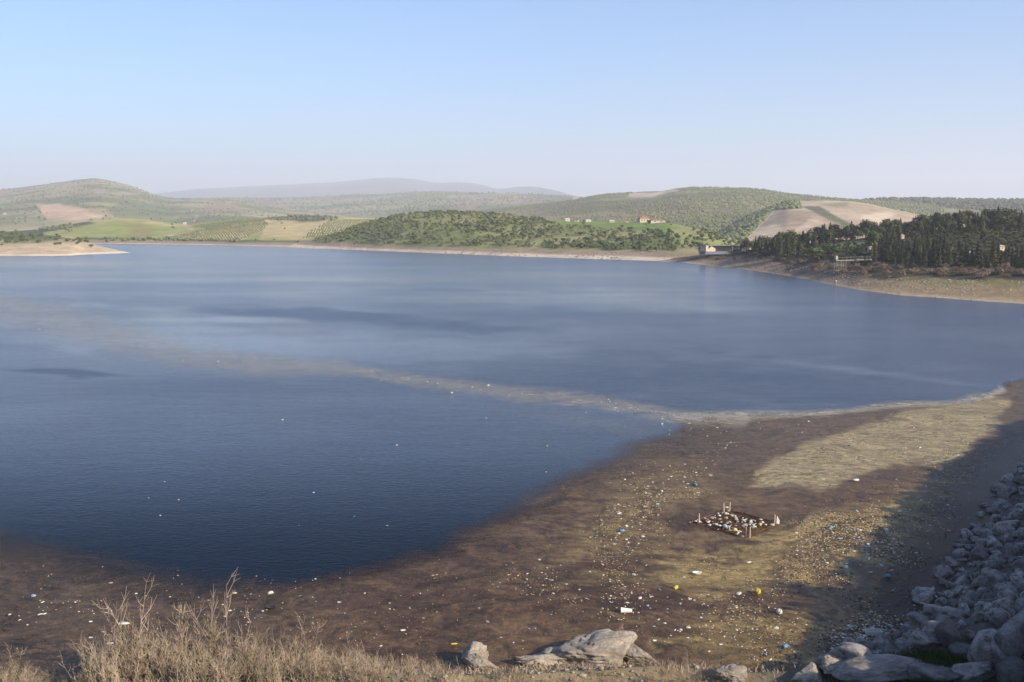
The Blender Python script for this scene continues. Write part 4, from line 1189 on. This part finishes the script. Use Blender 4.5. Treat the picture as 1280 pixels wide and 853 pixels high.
M_gr = mat_leaf('green grass blades', (.03, .055, .012), (.06, .10, .025), .3)
n = 9000
px_r = r_.uniform(1070, 1225, n); py_r = r_.uniform(818, 856, n)
okp = poly_sd(GRASS_P, px_r, py_r) < 3
pts = np.array([on_ground(a_, b_) for a_, b_ in zip(px_r[okp][:2600], py_r[okp][:2600])]); n = len(pts)
hh = r_.uniform(.1, .3, n)[:, None]; a = r_.uniform(0, 6.28, n)
side = np.stack([np.cos(a), np.sin(a), 0 * a], 1) * .03; lean = np.stack([r_.normal(0, .35, n), r_.normal(0, .35, n), np.ones(n)], 1)
V = np.stack([pts - side, pts + side, pts + lean * hh * .6 + side, pts + lean * hh], 1).reshape(-1, 3)
tag(link('green_grass', mesh('green_grass', V, np.arange(n * 4).reshape(n, 4), M_gr)), 'patch of dark green grass between the bottom boulders', 'grass', kind='stuff')

# ------------------------------------------------------------------ litter
def lathe(prof, n=8):
    V = []; Fs = []
    for x, r in prof:
        for k in range(n):
            t_ = 2 * math.pi * k / n; V.append((x, r * math.cos(t_), r * math.sin(t_)))
    for i_ in range(len(prof) - 1):
        for k in range(n):
            k2 = (k + 1) % n; Fs.append((i_ * n + k, i_ * n + k2, (i_ + 1) * n + k2, (i_ + 1) * n + k))
    Fs.append(tuple(range(n - 1, -1, -1))); Fs.append(tuple((len(prof) - 1) * n + k for k in range(n)))
    return V, Fs
P_BOTTLE = lathe([(-.5, .08), (-.48, .13), (-.3, .135), (-.05, .12), (.1, .135), (.22, .13), (.34, .06), (.37, .045), (.44, .045), (.45, .055), (.5, .055)], 8)
P_JUG = lathe([(-.5, .2), (-.47, .27), (-.1, .28), (.2, .27), (.33, .14), (.38, .08), (.47, .08), (.5, .07)], 10)
P_BALL = lathe([(-.5, .02), (-.46, .2), (-.35, .36), (-.18, .465), (-.03, .5), (-.03, .52), (.03, .52), (.03, .5), (.18, .465), (.35, .36), (.46, .2), (.5, .02)], 14)
P_CUP = lathe([(-.5, .15), (-.47, .17), (.42, .25), (.44, .28), (.5, .28), (.495, .235), (.40, .23), (-.42, .15)], 12)
def p_foam(seed):
    r_ = rg(seed); V, Fc = boulder(seed, 1, 7, .02, .03)
    return V * np.array([.5, .34, .2]), [tuple(f) for f in Fc]
def p_bag(seed):
    r_ = rg(seed); V, Fc = ICO[2]
    V = V * (.72 + .5 * r_.uniform(0, 1, (len(V), 1))) * np.array([.5, .36, .24])
    return V, [tuple(f) for f in Fc]
def p_tray():
    b = MB(); b.box((0, 0, -.1), (1, .62, .05)); b.box((-.48, 0, .03), (.05, .62, .22)); b.box((.48, 0, .03), (.05, .62, .22)); b.box((0, -.29, .03), (.9, .05, .22)); b.box((0, .29, .03), (.9, .05, .22))
    return b.v, b.f
def p_stick(seed):
    r_ = rg(seed); b = MB()
    pts = [(-.5, 0, 0), (-.15, r_.normal(0, .04), r_.normal(0, .02)), (.2, r_.normal(0, .05), r_.normal(0, .02)), (.5, r_.normal(0, .05), .01)]
    b.tube(pts, [.028, .032, .028, .018], 5)
    b.tube([pts[1], (.05, .16, .05)], [.018, .008], 4)
    return b.v, b.f
def p_basin():
    V = []; Fs = []; n = 16
    prof = [(.0, -.16), (.34, -.15), (.47, .06), (.5, .1), (.42, .1), (.37, .0), (.28, -.09), (0.0, -.1)]
    for r, z in prof:
        for k in range(n):
            t_ = 2 * math.pi * k / n; V.append((max(r, .001) * math.cos(t_), max(r, .001) * .62 * math.sin(t_), z))
    for i_ in range(len(prof) - 1):
        for k in range(n):
            k2 = (k + 1) % n; Fs.append((i_ * n + k, i_ * n + k2, (i_ + 1) * n + k2, (i_ + 1) * n + k))
    return V, Fs
LC = {'white': mat_plain('white plastic', (.56, .54, .49), .6, .3, .35), 'cream': mat_plain('yellowed foam', (.47, .41, .30), .9, .2, .35), 'grey': mat_plain('dirty grey plastic', (.30, .29, .27), .6, .3, .3),
      'blue': mat_plain('blue plastic', (.10, .19, .29), .45, .4, .2), 'pale blue': mat_plain('pale blue plastic', (.30, .42, .55), .45, .4, .2), 'green': mat_plain('green plastic', (.07, .19, .09), .45, .4, .2),
      'red': mat_plain('red plastic', (.42, .05, .04), .45, .4, .2), 'yellow': mat_plain('yellow plastic', (.50, .37, .07), .45, .4, .15), 'brown': mat_plain('wet driftwood', (.085, .055, .035), .85, .2, .4), 'dark': mat_plain('dark rubber', (.02, .02, .022), .7, .3, .1)}
SHAPES = {'plastic_bottle': [P_BOTTLE], 'foam_chunk': [p_foam(2000 + k) for k in range(5)], 'plastic_bag': [p_bag(2020 + k) for k in range(4)], 'foam_tray': [p_tray()], 'driftwood_stick': [p_stick(2040 + k) for k in range(4)]}
CATS = {'plastic_bottle': 'bottle', 'foam_chunk': 'foam', 'plastic_bag': 'bag', 'foam_tray': 'tray', 'driftwood_stick': 'stick'}
_lm = {}
def litter_mesh(kind, col, k):
    key = (kind, col, k % len(SHAPES[kind]))
    if key not in _lm:
        V, Fs = SHAPES[kind][key[2]]
        _lm[key] = mesh(kind, V, [tuple(f) for f in Fs], LC[col], kind in ('plastic_bottle',))
    return _lm[key]
HGT = {'plastic_bottle': .07, 'foam_chunk': .08, 'plastic_bag': .07, 'foam_tray': .08, 'driftwood_stick': .01}
lr = random.Random(99)
def litter(kind, col, x, y, size, label, group, z=0.0):
    o = link(kind, litter_mesh(kind, col, lr.randrange(9)))
    o.location = (x, y, z + HGT[kind] * size); o.scale = (size, size, size)
    o.rotation_euler = (lr.uniform(-.25, .25), lr.uniform(-.15, .15), lr.uniform(0, 6.28))
    return tag(o, label, CATS[kind], group)
raft_px = [(862, 654.5), (908, 638), (974, 655), (932, 673)]
ZONES = [
    ([(735, 695), (752, 655), (790, 605), (835, 580), (890, 582), (880, 610), (830, 640), (785, 690)], 115, 'in the litter band left of the wooden raft'),
    ([(985, 690), (1000, 655), (1060, 637), (1110, 650), (1130, 685), (1080, 715), (1000, 712)], 165, 'on the tan scum right of the wooden raft'),
    ([(1090, 620), (1185, 560), (1230, 540), (1205, 630), (1140, 710), (1080, 745), (1050, 735)], 95, 'in the shade beside the rock slope'),
    ([(1035, 800), (1085, 772), (1130, 778), (1155, 742), (1200, 735), (1190, 765), (1130, 808), (1060, 822)], 150, 'massed against the boulders in the shaded corner'),
    ([(935, 600), (1010, 555), (1230, 500), (1190, 560), (1080, 588)], 55, 'on the pale tan algae'),
    ([(700, 760), (650, 720), (700, 690), (850, 700), (1000, 735), (1020, 785), (980, 830), (850, 800)], 150, 'on the swirled brown scum before the yellow ball'),
    ([(0, 705), (250, 740), (520, 715), (640, 700), (700, 790), (600, 815), (430, 805), (100, 790), (0, 785)], 60, 'on the brown scum behind the dry thicket'),
    ([(840, 520), (960, 524), (1050, 518), (960, 550), (880, 570), (830, 560)], 40, 'near the sharp outer edge of the scum'),
    ([(100, 560), (600, 500), (800, 530), (600, 640), (400, 700), (150, 680)], 16, 'on the open dark water'),
]
counts = {k: 0 for k in SHAPES}
kinds_w = [('foam_chunk', .31), ('plastic_bottle', .27), ('plastic_bag', .19), ('foam_tray', .09), ('driftwood_stick', .14)]
cols_w = {'plastic_bottle': [('white', .55), ('pale blue', .2), ('green', .1), ('grey', .15)], 'foam_chunk': [('white', .55), ('cream', .45)], 'plastic_bag': [('white', .6), ('grey', .25), ('pale blue', .1), ('blue', .05)], 'foam_tray': [('white', .7), ('cream', .2), ('red', .05), ('blue', .05)], 'driftwood_stick': [('brown', 1)]}
def pick(lst):
    u = lr.random()
    for k, w_ in lst:
        u -= w_
        if u <= 0: return k
    return lst[-1][0]
def drop(px, py, where, big=1.0):
    kind = pick(kinds_w)
    if counts[kind] >= 296: kind = min(counts, key=counts.get)
    col = pick(cols_w[kind]); counts[kind] += 1
    x, y = on_plane(px, py)
    size = big * (lr.uniform(.09, .20) if lr.random() < .9 else lr.uniform(.2, .36))
    if kind == 'driftwood_stick': size *= 1.9
    if kind == 'plastic_bottle': size *= 1.15
    nm = {'plastic_bottle': 'plastic bottle', 'foam_chunk': 'foam chunk', 'plastic_bag': 'crumpled plastic bag', 'foam_tray': 'shallow tray', 'driftwood_stick': 'driftwood stick'}[kind]
    litter(kind, col, float(x), float(y), size, f'small {col} {nm} floating {where}', f'{col} {nm}s {where}')
for poly, n, where in ZONES:
    xs = [p_[0] for p_ in poly]; ys = [p_[1] for p_ in poly]; c_ = 0
    while c_ < n:
        px, py = lr.uniform(min(xs), max(xs)), lr.uniform(min(ys), max(ys))
        sdp = float(poly_sd(poly, np.array([px]), np.array([py]))[0])
        if sdp > 12 or lr.random() < np.clip(.5 + sdp / 24, 0, 1): continue
        x, y = on_plane(px, py)
        if float(poly_sd(LAND, np.array([x]), np.array([y]))[0]) < .3: continue
        if lr.random() > .25 + 1.2 * float(vnoise(np.array([x * .35]), np.array([y * .18]), 44)[0]) ** 2: continue
        if poly_sd(raft_px, np.array([px]), np.array([py]))[0] < 3: continue
        drop(px, py, where); c_ += 1
for k in range(46):
    u = lr.random() ** .8; i_ = u * (len(arc) - 2.01) + 1
    a_, b_ = arc[int(i_)], arc[int(i_) + 1]; f_ = i_ - int(i_)
    drop(a_[0] + (b_[0] - a_[0]) * f_, a_[1] + (b_[1] - a_[1]) * f_ + lr.gauss(3, 6), 'along the pale film line far out', 1.25)
print(counts)
# pieces that stand out
def item(name, proto, col, px, py, size, label, cat, rot=(0, 0, 0), zf=.1, smooth=True, scale=(1, 1, 1)):
    V, Fs = proto
    o = link(name, mesh(name, V, [tuple(f) for f in Fs], LC[col], smooth))
    x, y = on_plane(px, py); o.location = (float(x), float(y), zf * size); o.scale = tuple(size * q for q in scale); o.rotation_euler = rot
    return tag(o, label, cat)
item('plastic_bucket', P_CUP, 'white', 783, 766, .58, 'white tapered bucket lying on its side on the brown scum', 'bucket', (0, 0, 3.0), .2)
item('basin', p_basin(), 'white', 871, 718, .62, 'white oval basin floating upright in the tan scum', 'basin', (0, 0, .3), .12)
item('ball', P_BALL, 'yellow', 947, 742, .36, 'yellow ball floating on the tan scum', 'ball', (.3, .5, 0), .32)
item('jerrycan', P_JUG, 'yellow', 845, 736, .38, 'yellow jug floating left of the yellow ball', 'jug', (0, -.3, .8), .2)
item('ball', P_BALL, 'white', 974, 767, .32, 'white ball floating beside the dark tree shadow', 'ball', (.3, .5, 0), .3)
item('float', p_foam(2101), 'white', 1069, 602, .6, 'lone white float at the edge of the pale algae', 'float', (0, 0, .3), .22)
item('drum', P_JUG, 'blue', 1039, 661, .42, 'blue drum floating right of the wooden raft', 'drum', (0, 0, .4), .2)
item('canister', P_JUG, 'blue', 868, 607, .42, 'blue canister in the far part of the litter band', 'canister', (0, 0, 2.4), .2)
item('canister', P_JUG, 'blue', 778, 665, .4, 'blue canister at the near left end of the litter band', 'canister', (0, 0, .2), .2)
item('bottle', P_BOTTLE, 'yellow', 568, 806, .34, 'yellow bottle floating above the thin scrub', 'bottle', (0, 0, .2), .12)
item('foam_box', p_tray(), 'white', 1092, 793, .75, 'long white foam box near the shaded corner', 'box', (0, 0, -.15), .14, False)
item('crate', p_tray(), 'red', 1122, 794, .42, 'red crate in the shaded litter corner', 'crate', (0, .2, .3), .14, False)
item('jug', P_JUG, 'blue', 1043, 826, .4, 'blue jug in the litter by the bottom slabs', 'jug', (0, 0, 1.3), .2)
item('drum', P_JUG, 'blue', 1110, 722, .4, 'blue drum in the tree shade left of the boulders', 'drum', (0, 0, .1), .2)
item('canister', P_JUG, 'blue', 982, 810, .4, 'blue and lone canister low on the brown scum', 'canister', (0, 0, .6), .2)
item('tyre', p_basin(), 'dark', 338, 761, .55, 'dark round tyre floating left on the brown scum', 'tyre', (0, 0, .3), .08)
for px, py, sz_, a_, lab in ((50, 769, .42, .5, 'white foam board at far left on the brown scum, left of a pair'), (56, 768, .3, .9, 'smaller white foam board of the pair at far left'), (113, 778, .35, .1, 'pale foam board left of the thicket, upper one'), (113, 798, .35, .1, 'pale foam board left of the thicket, lower one'),
                             (155, 781, .8, .15, 'long pale foam plank behind the tall bare shrub'), (137, 806, .55, .1, 'wide pale foam plank in the thicket shade'), (503, 789, .42, .3, 'lone white foam board right of the thicket'), (541, 720, .3, .3, 'white foam board far behind the scrub, one of two'),
                             (546, 719, .28, 1.2, 'right one of two white foam pieces far behind the scrub'), (936, 704, .5, .4, 'white foam board just below the wooden raft'), (1195, 757, .9, .5, 'white torn foam sheet lodged at the boulders'), (1180, 766, .7, -.2, 'grey white foam sheet beside the torn one'), (1205, 748, .6, .2, 'pale foam sheet at the waterline stones')):
    item('foam_board', p_foam(2200 + px), 'white', px, py, sz_, lab, 'foam board', (0, 0, a_), .1, False, (.75, .5, .45))
# small flecks
r_ = rg(555); FP = []
for poly, n, _ in ZONES[:7]:
    xs = [p_[0] for p_ in poly]; ys = [p_[1] for p_ in poly]
    m = n * (90 if n != 60 else 35); px = r_.uniform(min(xs) - 30, max(xs) + 30, m); py = r_.uniform(min(ys) - 15, max(ys) + 15, m)
    sdp = poly_sd(poly, px, py); X, Y = on_plane(px, py)
    ok = (r_.uniform(0, 1, m) < sstep(30, -30, sdp) * .6 * vnoise(X * .5, Y * .25, 46) ** 2 * 2) & (poly_sd(LAND, X, Y) > .1)
    FP.append(np.stack([X, Y, np.full(m, .015)], 1)[ok])
FP = np.concatenate(FP); n = len(FP); print('flecks', n)
fp = [(ICO[0][0] * np.array([.5, .3, .18]), ICO[0][1])]
sz_ = r_.uniform(.05, .12, n) * np.where(r_.uniform(0, 1, n) < .15, 1.5, 1)
for nm, mk, colr, lab in (('pale_flecks', 0, 'cream', 'small pale flecks of litter strewn over the scum'), ('dark_flecks', 1, 'brown', 'small dark bits of wood strewn over the scum')):
    ix = np.where(np.arange(n) % 2 == mk)[0]
    V, Fc = merge_instances(fp, FP[ix], sz_[ix] * (1.0 if mk == 0 else 1.5), r_.uniform(0, 6.28, len(ix)), np.zeros(len(ix), int))
    tag(link(nm, mesh(nm, V, Fc, LC[colr])), lab, 'litter', kind='stuff')

# ------------------------------------------------------------------ wooden raft full of rubbish
C4 = [Vector((*map(float, on_plane(*q)), 0)) for q in raft_px]
cen = sum(C4, Vector()) / 4
M_raft = mat_plain('wet red brown timber', (.115, .055, .03), .8, .25, .6, 3)
M_post = mat_plain('pale peeled post', (.50, .40, .29), .85, .2, .2, 3)
o = empty('wooden_raft', cen); tag(o, 'red brown diamond shaped wooden raft with upright posts, full of rubbish', 'raft')
for i_ in range(4):
    a_, b_ = C4[i_] - cen, C4[(i_ + 1) % 4] - cen
    for q in range(1):
        off = (a_ + b_).normalized() * (-.14 * q); e = .12
        lo = a_ + off + (b_ - a_) * lr.uniform(-.04, .25); hi = b_ + off - (b_ - a_) * lr.uniform(-.04, .45)
        b = MB(); b.tube([lo + Vector((0, 0, .03)), (lo + hi) / 2 + Vector((lr.gauss(0, .05), lr.gauss(0, .05), .07)), hi + Vector((0, 0, .04))], [.035, .04, .03], 6)
        b.build('log', M_raft, o)
b = MB()
for k in range(420):
    f1, f2 = lr.random(), lr.random(); i_ = lr.randrange(4)
    a_, b_ = C4[i_] - cen, C4[(i_ + 1) % 4] - cen
    p_ = (a_ + (b_ - a_) * f1) * (1.08 - .85 * f2); d_ = (b_ - a_).normalized() * lr.uniform(.1, .38); d_ += Vector((lr.gauss(0, .22), lr.gauss(0, .22), 0))
    b.tube([p_ - d_ + Vector((0, 0, lr.uniform(.02, .1))), p_ + d_ + Vector((0, 0, lr.uniform(.02, .14)))], [.016, .01], 4)
tag(b.build('brushwood', M_raft, o), 'tangled red brown brushwood along the raft rim', kind='stuff')
for px, py, hp in ((873.5, 655, .72), (905, 641, .68), (911.5, 640, .66), (968, 656, .68), (932, 672, .66), (937, 673, .72)):
    x, y = on_plane(px, py); v = Vector((float(x), float(y), 0)) - cen
    b = MB(); b.tube([v + Vector((0, 0, -.3)), v + Vector((lr.gauss(0, .02), lr.gauss(0, .02), hp))], [.05, .042], 7); b.build('post', M_post, o)
for k in range(130):
    f1, f2 = lr.random(), lr.random()
    p_ = cen + (C4[0] - cen) * 0; a_ = lr.randrange(4)
    q = (C4[a_] - cen) * f1 + (C4[(a_ + 1) % 4] - cen) * f2 * (1 - f1)
    if k > 25: q = q * .72 + Vector((-.25, .0, 0))
    kind = lr.choice(['foam_chunk', 'plastic_bag', 'plastic_bottle', 'foam_chunk']); col = lr.choice(['white', 'white', 'cream', 'grey'] if kind != 'foam_chunk' else ['white', 'cream'])
    litter(kind, col, cen.x + q.x, cen.y + q.y, lr.uniform(.14, .32), f'small {col} {kind.replace("_", " ")} heaped inside the wooden raft', f'{col} {kind.replace("_", " ")}s inside the raft', lr.uniform(.02, .10))
item('bottle', P_JUG, 'pale blue', 907, 661, .42, 'pale blue jug at the near left rim of the wooden raft', 'jug', (0, .6, 1), .35)
item('jug', P_JUG, 'yellow', 919, 664, .36, 'yellow jug left of the front posts of the raft', 'jug', (0, .2, .5), .3)
item('jug', P_JUG, 'yellow', 949, 658, .34, 'yellow jug near the right corner of the raft', 'jug', (0, .2, 2.0), .35)
item('bottle', P_BOTTLE, 'green', 942, 662, .4, 'green bottle right of the front posts of the raft', 'bottle', (0, .1, .6), .3)
x, y = on_plane(970, 656)
b = MB(); b.add([(0, 0, .02), (.2, .05, .02), (.24, .1, .24), (.02, .0, .62), (.02, .06, .02), (.18, .12, .02), (.2, .14, .22), (.03, .05, .6)], [(0, 1, 2, 3), (7, 6, 5, 4), (0, 4, 5, 1), (1, 5, 6, 2), (2, 6, 7, 3), (3, 7, 4, 0)])
so = b.build('plastic_sheet', LC['white']); so.location = (float(x) + .03, float(y), 0); tag(so, 'white plastic sheet caught on the right corner post of the raft', 'sheet')
item('foam_board', p_foam(2301), 'white', 908, 640, .3, 'white foam block between the two back posts of the raft', 'foam board', (0, 0, .2), 1.1, False)

# ------------------------------------------------------------------ trees on the dam crest beside the frame, and shore stones
for x, y, h_, wd, lab in ((43.0, 39.0, 8.4, 1.0, 'round tree on the dam crest nearest the boulder corner'), (58, 60, 4.0, 1.2, 'low tree on the dam crest, second along'), (66, 70, 5.0, 1.1, 'tree on the dam crest, third along'), (78, 88, 5.5, 1.0, 'tree on the dam crest, furthest along'), (49, 47.5, 3.0, 1.2, 'shrubby tree between the first two on the dam crest')):
    z = float(bank_z(np.array([x]), np.array([y]))[0])
    plant('broadleaf_tree', BRO, int(x), (x, y, z - .2), h_, wd, x, lab, 'tree', None)
def stones(hill, n, px0, px1, dens, seed, smin, smax, name, label, mat):
    pos, sz = scatter(hill, n, px0, px1, dens, seed, .0, .5, smin, smax)
    r_ = rg(seed + 1)
    V, Fc = merge_instances(lowr, pos + np.array([0, 0, .1]), np.stack([sz, sz, sz * .6], 1), r_.uniform(0, 6.28, len(pos)), r_.integers(0, 5, len(pos)))
    tag(link(name, mesh(name, V, Fc, mat)), label, 'stones', kind='stuff')
stones(HJ, 9000, 840, 1335, lambda px, py, X, Y, Z: np.where((Z > -.1) & (Z < 3.5), .15 + .6 * sstep(.45, .6, fbm(X * .1, Y * .1, 15, 3)), 0), 601, .12, .42, 'shore_stones', 'stones and dry clods strewn on the right shore', M_rockl)
stones(HH, 5000, 360, 900, lambda px, py, X, Y, Z: np.where((Z > -.1) & (Z < 3.5), .6 * sstep(.45, .6, fbm(X * .04, Y * .04, 15, 3)), 0), 611, .3, 1.0, 'shore_stones', 'pale stones along the shore below the wooded hill', M_rockl)

# loose stones on the near bank
r_ = rg(640); n = 5200
x_ = r_.uniform(-26, 17, n); y_ = r_.uniform(43, 50, n); s_ = -poly_sd(LAND, x_, y_); z_ = bank_z(x_, y_)
ok = (s_ > -.4) & (r_.uniform(0, 1, n) < .15 + .85 * sstep(.42, .6, fbm(x_ * .5, y_ * .5, 19, 3)))
P_ = np.stack([x_, y_, np.maximum(z_, -.05) + .01], 1)[ok]; q_ = r_.uniform(.02, .10, ok.sum()) * np.where(r_.uniform(0, 1, ok.sum()) < .06, 2.2, 1)
V, Fc = merge_instances(lowr, P_, np.stack([q_, q_, q_ * .7], 1), r_.uniform(0, 6.28, len(P_)), r_.integers(0, 5, len(P_)))
tag(link('bank_stones', mesh('bank_stones', V, Fc, M_rockl)), 'loose small stones on the near bank at the bottom edge', 'stones', kind='stuff')
